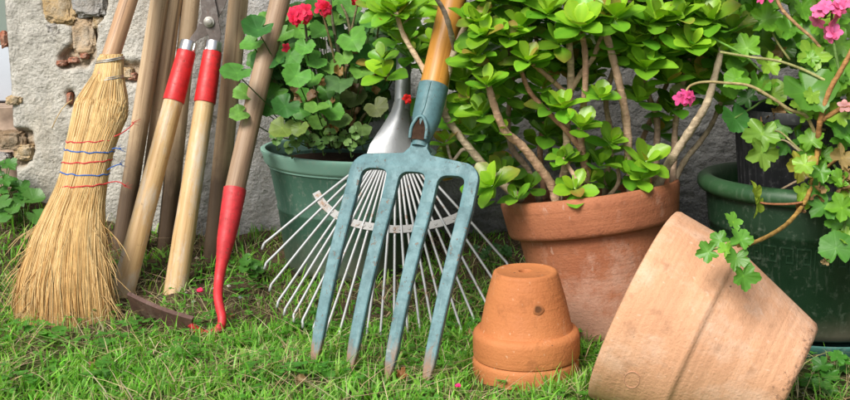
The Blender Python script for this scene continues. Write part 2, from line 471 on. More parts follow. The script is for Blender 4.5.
M['greenrim'] = mat_plastic('light_green_rim', (.17, .33, .265), (.23, .40, .33), .42, dust_amt=.2)
M['darkpot'] = mat_plastic('dark_green_plastic', (.006, .026, .010), (.012, .042, .018), .38, dust=(.16, .2, .15), dust_amt=.4, dust_z=(.02, .09))
M['darkrim'] = mat_plastic('mid_green_plastic', (.016, .058, .020), (.03, .085, .032), .36, dust=(.2, .25, .18), dust_amt=.15)
M['saucer'] = mat_plastic('teal_saucer', (.04, .13, .11), (.06, .17, .15), .42, dust=(.22, .24, .2))
M['blackpot'] = mat_plastic('black_plastic', (.012, .013, .015), (.03, .03, .034), .45, dust=(.17, .17, .17), dust_amt=.4)
M['soil'] = mat_simple('potting_soil', (.035, .022, .014), .95, 0, .6, 90, .1, 1.0)
M['succ'] = mat_leaf('succulent_leaf', .28, .33, .45, .4)
M['ger'] = mat_leaf('geranium_leaf', .22, .5, .35, .45)
M['ivy'] = mat_leaf('ivy_geranium_leaf', .32, .4, .45, .35)
M['petal'] = mat_leaf('petal', .3, .5, .3, .15)
M['grass'] = mat_leaf('grass_blade', .42, .45, .35, .2)
M['drygrass'] = mat_attr('dry_grass', .8, .2, .15)
s = Sh('succulent_bark'); a_ = s.attr(); nn = s.noise(90, 5, .7, s.mapping((1, 1, .5))); rg = s.noise(130, 3, .6, s.mapping((.3, .3, 1)))
cc = s.mix(s.ramp(nn, [(.35, 0), (.65, .8)]), a_, s.mix(1.0, a_, (.45, .4, .36), 'MULTIPLY')); cc = s.mix(s.ramp(rg, [(.55, 0), (.68, .6)]), cc, s.mix(1.0, a_, (1.6, 1.6, 1.6), 'MULTIPLY'))
s.bump(s.math('ADD', nn, rg), .7, .003); M['bark'] = s.fin(cc, .75, 0, .25)
def mat_stone(name, col, alt):
    s = Sh(name); a = s.noise(16, 6, .7); b = s.noise(70, 5, .75); c = s.noise(220, 3, .7)
    k = s.ramp(a, [(.3, tuple(x * .75 for x in col)), (.5, col), (.68, alt)])
    k = s.mix(s.ramp(b, [(.52, 0), (.68, .65)]), k, tuple(x * .45 for x in col))
    k = s.mix(s.ramp(c, [(.6, 0), (.7, .5)]), k, (.5, .47, .42))
    s.bump(s.math('ADD', b, s.math('MULTIPLY', c, .5)), .9, .006)
    return s.fin(k, .93, 0, .1)
M['stone_pale'] = mat_stone('pale_rubble', (.50, .37, .24), (.50, .44, .36))
M['stone_tan'] = mat_stone('tan_stone', (.50, .35, .18), (.46, .40, .31))
M['stone_grey'] = mat_stone('grey_stone', (.36, .35, .34), (.42, .38, .33))
M['stone_brown'] = mat_stone('brown_stone', (.26, .18, .11), (.38, .31, .23))
M['brick'] = mat_stone('red_brick', (.40, .15, .09), (.42, .27, .2))
M['doorwhite'] = mat_simple('white_door_paint', (.50, .55, .62), .5, 0, .08, 12, .4, .05)
M['doorglass'] = mat_simple('grey_green_glass', (.22, .27, .24), .15, 0, .1, 4, .5, .02)

# ------------------------------------------------------------------ world and light
SUN_EL, SUN_AZ = 44, 212     # azimuth measured clockwise from +Y: behind the camera, to its left
w = bpy.data.worlds.new("World"); scene.world = w; w.use_nodes = True
nt = w.node_tree; bg = nt.nodes['Background']
sky = nt.nodes.new('ShaderNodeTexSky'); sky.sky_type = 'NISHITA'; sky.sun_disc = False
sky.sun_elevation = R_(SUN_EL); sky.sun_rotation = R_(SUN_AZ); sky.air_density = 1.0; sky.dust_density = 2.5; sky.ozone_density = 1.0
hs = nt.nodes.new('ShaderNodeHueSaturation'); hs.inputs['Saturation'].default_value = .45; nt.links.new(sky.outputs[0], hs.inputs['Color']); nt.links.new(hs.outputs[0], bg.inputs[0]); bg.inputs[1].default_value = .15
sl = bpy.data.lights.new('sun', 'SUN'); sl.energy = 4.5; sl.angle = R_(27); sl.color = (1, .95, .87)
so = bpy.data.objects.new('sun', sl); C.objects.link(so)
dsun = V((sin(R_(SUN_AZ)) * cos(R_(SUN_EL)), cos(R_(SUN_AZ)) * cos(R_(SUN_EL)), sin(R_(SUN_EL))))
so.rotation_mode = 'QUATERNION'; so.rotation_quaternion = dsun.to_track_quat('Z', 'Y')
so.location = (0, 0, 5)

cam = bpy.data.cameras.new('camera'); cam.sensor_width = 36; cam.lens = 36 * FPX / 850
cam.clip_start = .02; cam.clip_end = 2000
co = bpy.data.objects.new('camera', cam); C.objects.link(co)
co.location = (0, 0, CAMH); co.rotation_euler = (pi / 2 - PITCH, 0, 0); scene.camera = co
scene.view_settings.view_transform = 'Standard'; scene.view_settings.look = 'None'; scene.view_settings.exposure = 0
scene.render.engine = 'CYCLES'

# ------------------------------------------------------------------ ground sheet
def axis(lo, hi, step, far):
    a = list(np.arange(lo, hi + 1e-6, step)); k = step; x = hi
    up = []
    while x < far: k *= 1.35; x += k; up.append(x)
    k = step; x = lo; dn = []
    while x > -far: k *= 1.35; x -= k; dn.append(x)
    return np.array(dn[::-1] + a + up)
gx = axis(-1.3, 1.3, .013, 400); gy = axis(1.0, 2.4, .013, 400)
X, Y = np.meshgrid(gx, gy); Z = gz(X, Y)
cl = np.zeros_like(X)
for i in range(X.shape[0]):
    if not (1.0 <= gy[i] <= 2.45): continue
    for j in range(X.shape[1]):
        if -1.3 <= gx[j] <= 1.3: cl[i, j] = noise.fractal((gx[j] * 14, gy[i] * 14, 0), .8, 2.1, 4)
Z = Z + cl * .007
nv = X.shape; idx = np.arange(X.size).reshape(nv)
quads = np.stack([idx[:-1, :-1], idx[:-1, 1:], idx[1:, 1:], idx[1:, :-1]], -1).reshape(-1, 4)
g = fast_mesh('ground', np.stack([X, Y, Z], -1).reshape(-1, 3), quads, np.ones((X.size, 3)), M['ground'])
g['kind'] = 'structure'

# ------------------------------------------------------------------ wall
XL = at(7, 60, WALL_Y).x
hole_px = [(44, -40), (128, -60), (110, -12), (104, 17), (97, 28), (95, 60), (86, 68), (60, 69), (58, 55), (70, 46), (73, 27), (52, 22), (44, 8)]
hole = [(at(a, b, WALL_Y).x, at(a, b, WALL_Y).z) for a, b in hole_px]
hole2 = [(at(a, b, WALL_Y).x, at(a, b, WALL_Y).z) for a, b in [(66, 91), (74, 90), (76, 106), (68, 108)]]
hole3 = [(at(a, b, WALL_Y).x, at(a, b, WALL_Y).z) for a, b in [(112, 60), (140, 62), (142, 84), (116, 80)]]
hole4 = [(at(a, b, WALL_Y).x, at(a, b, WALL_Y).z) for a, b in [(-5, 125), (30, 130), (36, 152), (24, 168), (-5, 172)]]
def poly_sd(p, poly):
    x, y = p; inside = False; dmin = 9; n = len(poly)
    for i in range(n):
        x1, y1 = poly[i]; x2, y2 = poly[(i + 1) % n]
        if (y1 > y) != (y2 > y) and x < (x2 - x1) * (y - y1) / (y2 - y1) + x1: inside = not inside
        dx, dy = x2 - x1, y2 - y1; t = max(0, min(1, ((x - x1) * dx + (y - y1) * dy) / (dx * dx + dy * dy + 1e-12)))
        dmin = min(dmin, math.hypot(x - x1 - t * dx, y - y1 - t * dy))
    return -dmin if inside else dmin
def ss(a, b, x):
    t = max(0, min(1, (x - a) / (b - a))); return t * t * (3 - 2 * t)
wx = [XL] + list(np.arange(XL + .006, -.28, .0055)) + list(np.arange(-.28, 1.05, .009)) + [1.2, 1.5, 2, 3, 4.5]
wz = [-.15] + list(np.arange(-.02, .62, .0055)) + [.7, .85, 1.1, 1.5, 2.0, 2.6]
mb = MB(); grid = []
for z in wz:
    row = []
    for x in wx:
        xw = x + .004 * noise.noise((x * 60, z * 60, 3)); zw = z + .006 * noise.noise((x * 45, z * 45, 9))
        n_big = noise.fractal((x * 7, z * 7, 1.5), .9, 2, 3); n_f = noise.fractal((x * 45, z * 45, 5.5), .7, 2.2, 4)
        y = .004 * n_big + .0034 * n_f + .006 * max(0, noise.fractal((x * 70, z * 70, 21), .8, 2, 2) - .45)
        lum = .57 + .05 * n_big + .07 * n_f + .05 * noise.fractal((x * 18, z * 18, 11), .8, 2, 3)
        t = ss(-.62, -.34, x)
        col = (lum, lum * .965, lum * .875)
        # bluer, whiter skim coat to the right of the break
        col = tuple(col[k] * (1 - t) + (lum * 1.18, lum * 1.17, lum * 1.16)[k] * t for k in range(3))
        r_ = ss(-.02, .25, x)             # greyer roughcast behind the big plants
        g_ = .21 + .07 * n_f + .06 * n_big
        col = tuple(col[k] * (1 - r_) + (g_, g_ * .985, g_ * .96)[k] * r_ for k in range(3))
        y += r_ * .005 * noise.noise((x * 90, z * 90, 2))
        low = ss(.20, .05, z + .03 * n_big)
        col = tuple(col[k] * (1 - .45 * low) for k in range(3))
        if x < -.2:
            sd = min(poly_sd((xw, zw), hole), poly_sd((xw, zw), hole2), poly_sd((xw, zw), hole3), poly_sd((xw, zw), hole4))
            m = ss(.003, -.005, sd)
            if m > 0:
                y += m * (.016 + .012 * n_f)
                q = .5 + .5 * noise.noise((x * 25, z * 25, 7))
                hc = (.44 + .1 * q, .35 + .08 * q, .25 + .06 * q)
                col = tuple(col[k] * (1 - m) + hc[k] * m for k in range(3))
            elif sd < .02: col = tuple(c * 1.06 for c in col)
        if x == XL: y += .012
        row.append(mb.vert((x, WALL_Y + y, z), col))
    grid.append(row)
for a, b in zip(grid, grid[1:]): mb.ring_bridge(a, b, False)
# return face at the doorway, and the top
e0 = [mb.vert((XL + .02, WALL_Y + .34, z), (.42, .4, .37)) for z in wz]
e1 = [grid[i][0] for i in range(len(wz))]
mb.ring_bridge(e0, e1, False)
top = [mb.vert((x, WALL_Y + .34, wz[-1]), (.4, .39, .37)) for x in wx]; mb.ring_bridge(grid[-1], top, False)
wall = mb.build('rendered_wall', M['plaster'], None, 180)
tag(wall, 'rough grey rendered wall with broken plaster showing rubble stone behind the tools', 'wall')

def stone(name, px, py, wpx, hpx, mat, d=WALL_Y + .012, dep=.03, parent=wall, seed=0):
    c = at(px, py, d); k = pxm(d)
    bm = bmesh.new(); bmesh.ops.create_icosphere(bm, subdivisions=5, radius=1)
    for v_ in bm.verts:
        p = v_.co.copy()
        q = V([math.copysign(abs(t) ** .5, t) for t in p])
        n1 = noise.fractal((p.x * 1.1 + seed * 3.1, p.y * 1.1, p.z * 1.1 + seed), .8, 2, 3)
        cr = noise.voronoi((p.x * 1.6 + seed, p.y * 1.6, p.z * 1.6 + seed * 2))[0]
        n2 = noise.fractal((p.x * 5 + seed, p.y * 5, p.z * 5), .7, 2, 4)
        q *= 1 + .20 * n1 + .11 * n2 - .22 * (cr[0] - .35)
        v_.co = V((q.x * wpx * k / 2 * .92, q.y * dep, q.z * hpx * k / 2 * .92))
    me = bpy.data.meshes.new(name); bm.to_mesh(me); bm.free(); me.shade_smooth(); me.materials.append(mat)
    o = bpy.data.objects.new(name, me); C.objects.link(o); o.location = c
    if parent: o.parent = parent
    return o
for i, (px, py, w_, h_, m_, dy) in enumerate([(62, 7, 36, 36, 'stone_tan', .016), (91, 2, 33, 32, 'stone_grey', .014), (86, 36, 26, 38, 'stone_pale', .022), (66, -26, 44, 36, 'stone_grey', .016),
        (106, -28, 36, 34, 'stone_tan', .016), (66, 38, 22, 22, 'stone_pale', .026), (56, 30, 16, 14, 'stone_grey', .018), (16, 100, 18, 10, 'stone_tan', .012), (100, 22, 12, 14, 'stone_tan', .02),
        (13, 140, 32, 20, 'stone_brown', .014), (26, 152, 24, 18, 'stone_tan', .016), (4, 160, 18, 16, 'stone_grey', .014), (128, 73, 16, 12, 'stone_tan', .018)]):
    stone('exposed_stone', px, py, w_, h_, M[m_], seed=i + 1, dep=.020, d=WALL_Y + dy)
for i, (px, py, w_, h_) in enumerate([(63, 63, 11, 6), (75, 60, 12, 6), (86, 56, 9, 6), (71, 98, 6, 13), (6, 39, 8, 17), (134, 76, 10, 8)]):
    stone('brick_fragment', px, py, w_, h_, M['brick'], seed=i + 31, dep=.016, d=WALL_Y + .014)

# doorway at the far left: door leaf, glazing, step
dz0 = at(0, 101, WALL_Y + .2).z
dr = thing('house_door', 'pale blue white door with grey green glass, at the wall corner', 'door', (XL - .42, WALL_Y + .2, dz0))
zs = at(0, 44, WALL_Y + .2).z - dz0
mb = MB(); mb.box((0, 0, zs / 2), .86, .04, zs - .004)
for x in (-.40, .425): mb.box((x, 0, zs + .8), .06, .04, 1.6)
mb.box((0, 0, zs + 1.55), .76, .038, .1)
mb.build('door_frame', M['doorwhite'], dr, 30, bevel=.003)
mb = MB(); mb.box((0, .006, zs + .75), .78, .012, 1.5); mb.build('glass_pane', M['doorglass'], dr, 30)
mb = MB(); mb.box((0, -.013, zs * .5), .6, .03, zs * .6); mb.build('door_panel', M['doorwhite'], dr, 30, bevel=.006)
st = MB()
nx, nz = 60, 24; rows = []
for j in range(nz + 1):
    row = []
    for i in range(nx + 1):
        x = XL - 1.0 + i * 1.012 / nx; z = -.1 + (dz0 + .098) * j / nz
        row.append(st.vert((x, WALL_Y + .06 + .02 * noise.fractal((x * 9, z * 9, 4), .8, 2, 4) + .012 * noise.noise((x * 3, z * 20, 8)), z)))
    rows.append(row)
for a, b in zip(rows, rows[1:]): st.ring_bridge(a, b, False)
tp = [st.vert((XL - 1.0 + i * 1.012 / nx, WALL_Y + .3, dz0 - .004)) for i in range(nx + 1)]
st.ring_bridge(rows[-1], tp, False)
so_ = st.build('doorstep', mat_simple('step_stone', (.46, .34, .26), .9, 0, .5, 18, .15, 1.0), None, 60)
tag(so_, 'weathered tan stone doorstep below the white door', 'doorstep')

# ------------------------------------------------------------------ leaning poles and tools
def align(p0, p1):
    return V((0, 0, 1)).rotation_difference((V(p1) - V(p0)).normalized())
def pole_mesh(mb, L, r0, r1, seg=20, wob=.0025, ph=0, z0=0, rnd=True):
    n = 26; pts = []; rad = []
    for i in range(n + 1):
        t = i / n; z = z0 + L * t
        pts.append((wob * noise.noise((z * 3, ph, 1)), wob * noise.noise((z * 3, ph, 7)), z))
        rad.append((r0 + (r1 - r0) * t) * (1 + .03 * noise.noise((z * 8, ph, 4))))
    if rnd:
        pts = [(pts[0][0], pts[0][1], z0 - r0 * .25)] + pts; rad = [r0 * .8] + rad
        pts.append((pts[-1][0], pts[-1][1], z0 + L + r1 * .3)); rad.append(r1 * .75)
    mb.tube(pts, rad, seg)

poles = [  # top px at y=0, bottom px, wall-side depth at top, foot depth, width px, label
    (159, 119, 262, 2.045, 2.0, 17, 'round weathered wooden pole just beside the straw broom, dark at its foot'),
    (174, 140, 268, 2.065, 2.03, 16, 'round weathered wooden pole, second from the broom, behind the long shear handle'),
    (191, 165, 272, 2.075, 2.05, 17, 'round weathered wooden pole standing hidden behind the shears'),
    (238, 213, 282, 2.05, 1.99, 19, 'thick round wooden pole between the shears and the red hoe'),
]
for tx, bx, by, dt, db, wpx, lab in poles:
    p0 = at(bx, by, db); p0.z = float(gz(p0.x, p0.y)) - .01
    p1 = at(tx, 0, dt); q = align(p0, p1)
    r = wpx * pxm(dt) / 2
    t = thing('wooden_pole', lab, 'pole', p0, q, 'weathered wooden poles leaning on the wall')
    mb = MB(); pole_mesh(mb, 1.25, r * 1.02, r * .97, ph=tx * .3)
    mb.build('shaft', M['pole'], t, 50)

# shears
hl0 = at(120, 302, 1.83); hl1 = at(189, 43, 1.985)
hr0 = at(173, 306, 1.84); hr1 = at(214, 43, 1.985)
sh = thing('garden_shears', 'long handled shears with red grips and wooden handles, blades pointing up', 'shears', V((hl0 + hr0)) * .5)
O = sh.location.copy()
def seg_between(a, b, f): return a.lerp(b, f)
for a, b in ((hl0, hl1), (hr0, hr1)):
    L = (b - a).length; q = align(a, b)
    hd = MB(); n = 20
    prof = [(.0, 0), (.013, .0015), (.0185, .006), (.0200, .014)] + [(.0200 - .0030 * (i / n) + .0006 * noise.noise((i * .4, a.x * 9, 0)), .014 + (L * .785 - .014) * i / n) for i in range(1, n + 1)]
    hd.lathe(prof, 28)
    h = hd.build('handle', M['grip'], sh, 50); h.rotation_mode = 'QUATERNION'; h.rotation_quaternion = q; h.location = a - O
    gp = MB(); gp.lathe([(.0165, L * .766), (.0188, L * .767), (.0192, L * .772), (.0186, L * .83), (.0172, L * .92), (.0164, L * .964), (.0150, L * .966)], 28)
    g_ = gp.build('grip', M['redpaint'], sh, 50); g_.rotation_mode = 'QUATERNION'; g_.rotation_quaternion = q; g_.location = a - O
    fe = MB(); fe.lathe([(.013, L * .965), (.0160, L * .9655), (.0162, L * .972), (.0158, L * .978), (.0160, L * .996), (.0150, L * 1.004), (.006, L * 1.007)], 28)
    f_ = fe.build('ferrule', M['chrome'], sh, 40); f_.rotation_mode = 'QUATERNION'; f_.rotation_quaternion = q; f_.location = a - O
def plate(mb, pxs, d, thick, dslope=0):
    """flat plate given by its outline in the plane facing the viewer, thickness along y"""
    n = len(pxs)
    fr = [mb.vert(at(x, y, d) + V((0, 0, 0))) for x, y in pxs]
    bk = [mb.vert(at(x, y, d) + V((0, thick, 0))) for x, y in pxs]
    mb.f.append(tuple(fr)); mb.f.append(tuple(reversed(bk)))
    for i in range(n): mb.f.append((fr[i], bk[i], bk[(i + 1) % n], fr[(i + 1) % n]))
mb = MB(); plate(mb, [(186, 45), (192, 44), (199, 39), (206, 36), (213, 30), (217, 20), (224, 8), (229, -6), (232, -30), (231, -70), (226, -110), (219, -112), (214, -70), (210, -20), (206, 0), (201, 16), (196, 30), (190, 38)][::-1], 1.98, .004)
mb.build('blade', M['bladesteel'], sh, 30, O, bevel=.0008)
mb = MB(); plate(mb, [(208, 45), (219, 45), (221, 34), (219, 24), (217, 10), (213, -8), (212, -30), (214, -70), (216, -118), (208, -112), (203, -70), (201, -30), (200, -6), (201, 8), (203, 20), (206, 30), (209, 37)][::-1], 1.9745, .004)
mb.build('blade', M['bladesteel'], sh, 30, O, bevel=.0008)
mb = MB(); cb = at(209, 22, 1.9725)
mb.tube([cb + V((0, .002, 0)), cb + V((0, -.001, 0)), cb + V((0, -.0015, 0))], [.0095, .0095, .008], 24)
mb.tube([cb + V((0, -.0014, 0)), cb + V((0, -.006, 0)), cb + V((0, -.0065, 0))], [.0062, .0062, .005], 6)
mb.build('pivot_bolt', mat_simple('bolt_steel', (.42, .40, .36), .4, .7), sh, 30, O)

# red hoe
ph0 = at(233, 198, 1.80); ph1 = at(280, 0, 1.93)
hq = align(ph0, ph1)
hoe = thing('garden_hoe', 'hoe with worn wooden shaft, red curved socket and brown iron blade in the grass', 'hoe', ph0, hq)
Mi = (Matrix.Translation(ph0) @ hq.to_matrix().to_4x4()).inverted()
mb = MB(); pole_mesh(mb, 1.15, .0168, .0188, ph=4, z0=-.015); mb.build('shaft', M['shaft'], hoe, 50)
mb = MB()
pp = [at(235, 189, 1.798), at(230, 218, 1.776), at(226, 240, 1.762), at(222, 262, 1.748), at(219, 280, 1.736), at(218, 296, 1.712), at(220, 308, 1.696), at(222, 317, 1.684), at(221, 326, 1.676), at(213, 333, 1.668), at(202, 333, 1.666), at(190, 324, 1.662)]
rr = [.0192, .0172, .0150, .0100, .0080, .0076, .0074, .0072, .0068, .0064, .0060, .005]
sp = [Mi @ p for p in spline(pp, 5)]; sr = [float(np.interp(i / 5, range(len(rr)), rr)) for i in range(len(sp))]
mb.tube(sp, sr, 20); mb.build('socket', M['hoered'], hoe, 60)
mb = MB()
a0, a1 = at(128, 293, 1.70), at(193, 318, 1.655)
b0, b1 = at(132, 309, 1.725), at(190, 336, 1.68)
nrm = (a1 - a0).cross(b0 - a0).normalized() * .0035
NB = 10; ra = []; 
rings = []
for i in range(NB + 1):
    t = i / NB; bow = V((0, 0, -.004 * sin(pi * t)))
    p = a0.lerp(a1, t) + bow; q = b0.lerp(b1, t) + bow + V((0, 0, -.004 * t))
    rings.append([mb.vert(Mi @ (p - nrm)), mb.vert(Mi @ (p + nrm)), mb.vert(Mi @ (q + nrm * .6)), mb.vert(Mi @ (q - nrm * .6))])
for a, b in zip(rings, rings[1:]): mb.ring_bridge(a, b)
mb.f.append(tuple(reversed(rings[0]))); mb.f.append(tuple(rings[-1]))
mb.build('blade', M['hoeblade'], hoe, 35)

# broom
bt = at(129, 0, 1.955); bn = at(109, 62, 1.90)
bq = align(bn, bt)
br = thing('straw_broom', 'straw broom with red and blue stitching standing bristles down against the wall', 'broom', bn, bq)
Bi = (Matrix.Translation(bn) @ bq.to_matrix().to_4x4()).inverted()
mb = MB(); pole_mesh(mb, 1.05, .0155, .0150, ph=9, z0=-.03, wob=.001); mb.build('handle', M['broomwood'], br, 50)
rows_ = [(52, 112, 9, 1.905), (57, 111, 11.6, 1.903), (61, 110, 12.4, 1.90), (68, 108.5, 16.4, 1.897), (73, 108, 15.4, 1.894), (78, 108, 12.8, 1.890), (82, 107.3, 14.8, 1.887), (90, 104, 21, 1.880), (102, 101.5, 25, 1.872), (112, 101.5, 26.5, 1.866), (125, 97, 25.5, 1.858), (140, 92, 23.5, 1.848), (160, 87.5, 22.8, 1.835), (185, 82.5, 23, 1.82), (200, 77, 26.5, 1.813), (235, 69, 35, 1.787), (280, 64, 44, 1.757), (338, 66, 45, 1.728)]
ry = [r[0] for r in rows_]
def brow(y):
    cx = float(np.interp(y, ry, [r[1] for r in rows_])); hw = float(np.interp(y, ry, [r[2] for r in rows_])); d = float(np.interp(y, ry, [r[3] for r in rows_]))
    c = at(cx, y, d); k = hw * pxm(d)
    dep = min(k * .8, .024 + .35 * max(0, k - .024))
    return c, k, dep
def bpt(y, a, s_):   # a angle, s_ radial fraction
    c, k, dep = brow(y)
    return c + V((cos(a) * k * s_, sin(a) * dep * s_, 0))
mb = MB()
mb.col = (.20, .12, .05)
core = []
for y in (58, 70, 80, 95, 120, 150, 185, 220, 255, 285, 322):
    core.append([mb.vert(Bi @ bpt(y, 2 * pi * k / 24, .86)) for k in range(24)])
for a, b in zip(core, core[1:]): mb.ring_bridge(a, b)
mb.f.append(tuple(core[-1]))
for i in range(3600):
    a = random.uniform(0, 2 * pi)
    if random.random() < .55: a = random.uniform(pi, 2 * pi)
    s0 = random.uniform(.9, 1.04)
    y0 = random.choice([54, 55, 57, 58, 60]) if random.random() < .75 else random.uniform(95, 200)
    y1 = random.uniform(306, 339) - (6 if sin(a) > 0 else 0) + random.gauss(0, 3) + 5 * cos(a)
    pts = []; wl = random.uniform(-.05, .05); da = random.gauss(0, .10); out = abs(random.gauss(0, .05)); ph = random.uniform(0, 6)
    n = 12
    for k in range(n + 1):
        t = k / n; y = y0 + (y1 - y0) * t
        lt = max(0, (y - 190) / 130)
        aa = a + da * lt + .03 * sin(5 * t + ph) * (0.3 + lt)
        p = bpt(y, aa, s0 + out * lt * lt + .02 * sin(7 * t + ph) * lt)
        if lt > .5: p += V((wl * .15 * (lt - .5), wl * .1 * (lt - .5), 0))
        pts.append(Bi @ p)
    r = random.uniform(.00045, .00095)
    v = random.random(); cc = (.64, .45, .20) if v < .55 else ((.42, .25, .09) if v < .80 else (.76, .58, .31))
    mb.col = jitcol(cc, .15); e = mulc(mb.col, .8)
    mb.tube(pts, [r] * (n) + [r * .5], 4, cap=False, c2=(e[0], e[1] * .88, e[2] * .72))
for i in range(170):     # stray fibres
    y = random.uniform(215, 300); a = random.uniform(pi * .9, 2.1 * pi)
    p = bpt(y, a, 1.0); dr_ = V((cos(a) * .5 + random.gauss(0, .2) - .1, random.gauss(-.1, .3), -1 + random.uniform(0, .7)))
    L = random.uniform(.03, .08); mb.col = jitcol((.56, .38, .17), .2)
    pts = [Bi @ (p + dr_ * L * t + V((0, 0, -.018 * t * t)) + V((.004 * sin(4 * t + i), 0, 0))) for t in (0, .25, .5, .75, 1)]
    mb.tube(pts, [.0007] * 4 + [.0003], 4, cap=False)
for (x0, y0, x1, y1) in ((72, 100, 52, 128), (40, 222, 14, 262), (38, 230, 8, 248)):
    mb.col = (.56, .40, .19); a_ = at(x0, y0, 1.85); b_ = at(x1, y1, 1.84)
    mb.tube([Bi @ (a_.lerp(b_, t) + V((0, 0, .008 * sin(pi * t)))) for t in (0, .25, .5, .75, 1)], .0009, 4)
mb.build('bristles', M['straw'], br, 180)
for y in (60, 78.5):
    mb = MB()
    for dy in (-.9, .9):
        mb.tube([Bi @ (bpt(y + dy, 2 * pi * k / 28, 1.13) + V((0, 0, .004 * cos(2 * pi * k / 28)))) for k in range(29)], .0011, 6, cap=False)
    mb.build('wire_binding', M['wire'], br, 180)
for i, (y, m_, tail) in enumerate([(140, 'redthread', [(113, 137), (122, 133), (130, 127), (134, 123)]), (150, 'bluethread', [(112, 149), (116, 148), (119, 149), (121, 148)]), (160.5, 'redthread', None), (172.5, 'bluethread', [(107, 170), (112, 167), (117, 165), (122, 164)]), (184, 'redthread', [(104, 184), (112, 182), (119, 182), (126, 186)])]):
    mb = MB(); pts = []
    for k in range(61):
        a = 2 * pi * k / 60
        pts.append(Bi @ (bpt(y + .45 * sin(a * 9 + i) + .3 * sin(a * 14 + 2 * i) + 1.3 * cos(a) * (1 if i % 2 else -.8), a, 1.045 + .012 * sin(a * 17))))
    mb.tube(pts, .0013, 6, cap=False)
    if tail:
        d_ = brow(y)[0].y - .012
        tp = spline([at(a, b, d_) for a, b in tail], 5)
        mb.tube([Bi @ p for p in tp], .0009, 6)
        for _ in range(5):
            e = tp[-1] ; mb.tube([Bi @ (e - V((.004, 0, 0))), Bi @ (e + V((random.uniform(0, .012), random.uniform(-.006, .006), random.uniform(-.008, .008))))], [.0004, .0002], 4)
    mb.build('stitching', M[m_], br, 180)

# ------------------------------------------------------------------ digging fork
T1 = at(315, 357, 1.50); T4 = at(426, 389, 1.425); Mid = (T1 + T4) / 2; Sx = at(453, 0, 1.70)
fz = (Sx - Mid).normalized(); fx = (T4 - T1); fx = (fx - fz * fx.dot(fz)).normalized(); fy = fz.cross(fx)
rot = Matrix((fx, fy, fz)).transposed().to_quaternion()
W4 = (T4 - T1).length
fork = thing('digging_fork', 'four pronged garden fork painted teal with orange wooden shaft', 'fork', Mid, rot)
def proj(p):
    dv = p - V((0, 0, CAMH)); z = dv.y * cos(PITCH) - dv.z * sin(PITCH); up = dv.y * sin(PITCH) + dv.z * cos(PITCH)
    return 425 + dv.x / z * FPX, 200 - up / z * FPX
def z_for_y(y):
    lo, hi = 0, 1
    for _ in range(50):
        m = (lo + hi) / 2
        if proj(Mid + fz * m)[1] > y: lo = m
        else: hi = m
    return lo
ZT = z_for_y(151); ZG = z_for_y(173); ZS = z_for_y(86)
# shoulder widens a little above the tips
xs_t = [-W4 / 2 + .002, -W4 / 6, W4 / 6, W4 / 2 - .002]
xs_s = [-.0915, -.0305, .0305, .0915]
tw = .0205; zc = ZG - .045; th = .011
print('fork', W4, ZT, ZG, ZS)
out = []   # outline: shoulders with rounded corners and rounded gaps
hw = xs_s[3] + tw / 2; rc = .028; ri = (xs_s[1] - xs_s[0] - tw) / 2
for k in range(9):
    a = pi - k / 8 * pi / 2; out.append((-hw + rc + rc * cos(a), ZT - .012 - rc + rc * sin(a)))
out += [(-.022, ZT - .006), (-.014, ZT + .004), (-.0135, ZT + .012), (.0135, ZT + .012), (.014, ZT + .004), (.022, ZT - .006)]
for k in range(9):
    a = pi / 2 - k / 8 * pi / 2; out.append((hw - rc + rc * cos(a), ZT - .012 - rc + rc * sin(a)))
out.append((hw, zc)); 
for g_ in (2, 1, 0):
    c = (xs_s[g_] + xs_s[g_ + 1]) / 2
    out.append((c + ri, zc))
    for k in range(13):
        a = k / 12 * pi; out.append((c + ri * math.copysign(abs(cos(a)) ** .62, cos(a)), ZG - .016 + .016 * sin(a) ** .62 + .0015 * cos(a)))
    out.append((c - ri, zc))
out.append((-hw, zc))
# mark the bottom edges of the tine stubs explicitly
mb = MB()
fr = [mb.vert((x, -th / 2, z)) for x, z in out]; bk = [mb.vert((x, th / 2, z)) for x, z in out]
mb.f.append(tuple(reversed(fr))); mb.f.append(tuple(bk)); n = len(out)
for i in range(n): mb.f.append((fr[i], fr[(i + 1) % n], bk[(i + 1) % n], bk[i]))
mb.build('crosshead', M['teal'], fork, 40, bevel=.0028)
for xa, xb in zip(xs_s, xs_t):
    mb = MB(); pts = []; wd = []; tk = []
    for k in range(17):
        t = k / 16; z = zc + .0005 - (zc + .012) * t
        pts.append((xa + (xb - xa) * t, -.010 * sin(pi * t) * .8, z))
        wd.append(tw * (1 - .22 * t) if t < .86 else tw * (.81 - .55 * ((t - .86) / .14)))
        tk.append(th * (1 - .1 * t) if t < .9 else th * (.9 - .5 * (t - .9) / .1))
    mb.sweep_rect(pts, wd, tk, V((1, 0, 0)), V((0, 1, 0)))
    mb.build('tine', M['tealtine'], fork, 30)
rs = .0212
mb = MB()
mb.tube([(0, 0, ZT + .006), (0, 0, ZT + .022), (0, 0, ZT + .036), (0, 0, ZT + .05), (0, 0, ZS)], [.0125, .0135, .0175, rs, rs * 1.06], 28, cap=False, )
mb.tube([(0, 0, ZS - .0005), (0, 0, ZS)], [rs * 1.06, rs * .9], 28, cap=False)
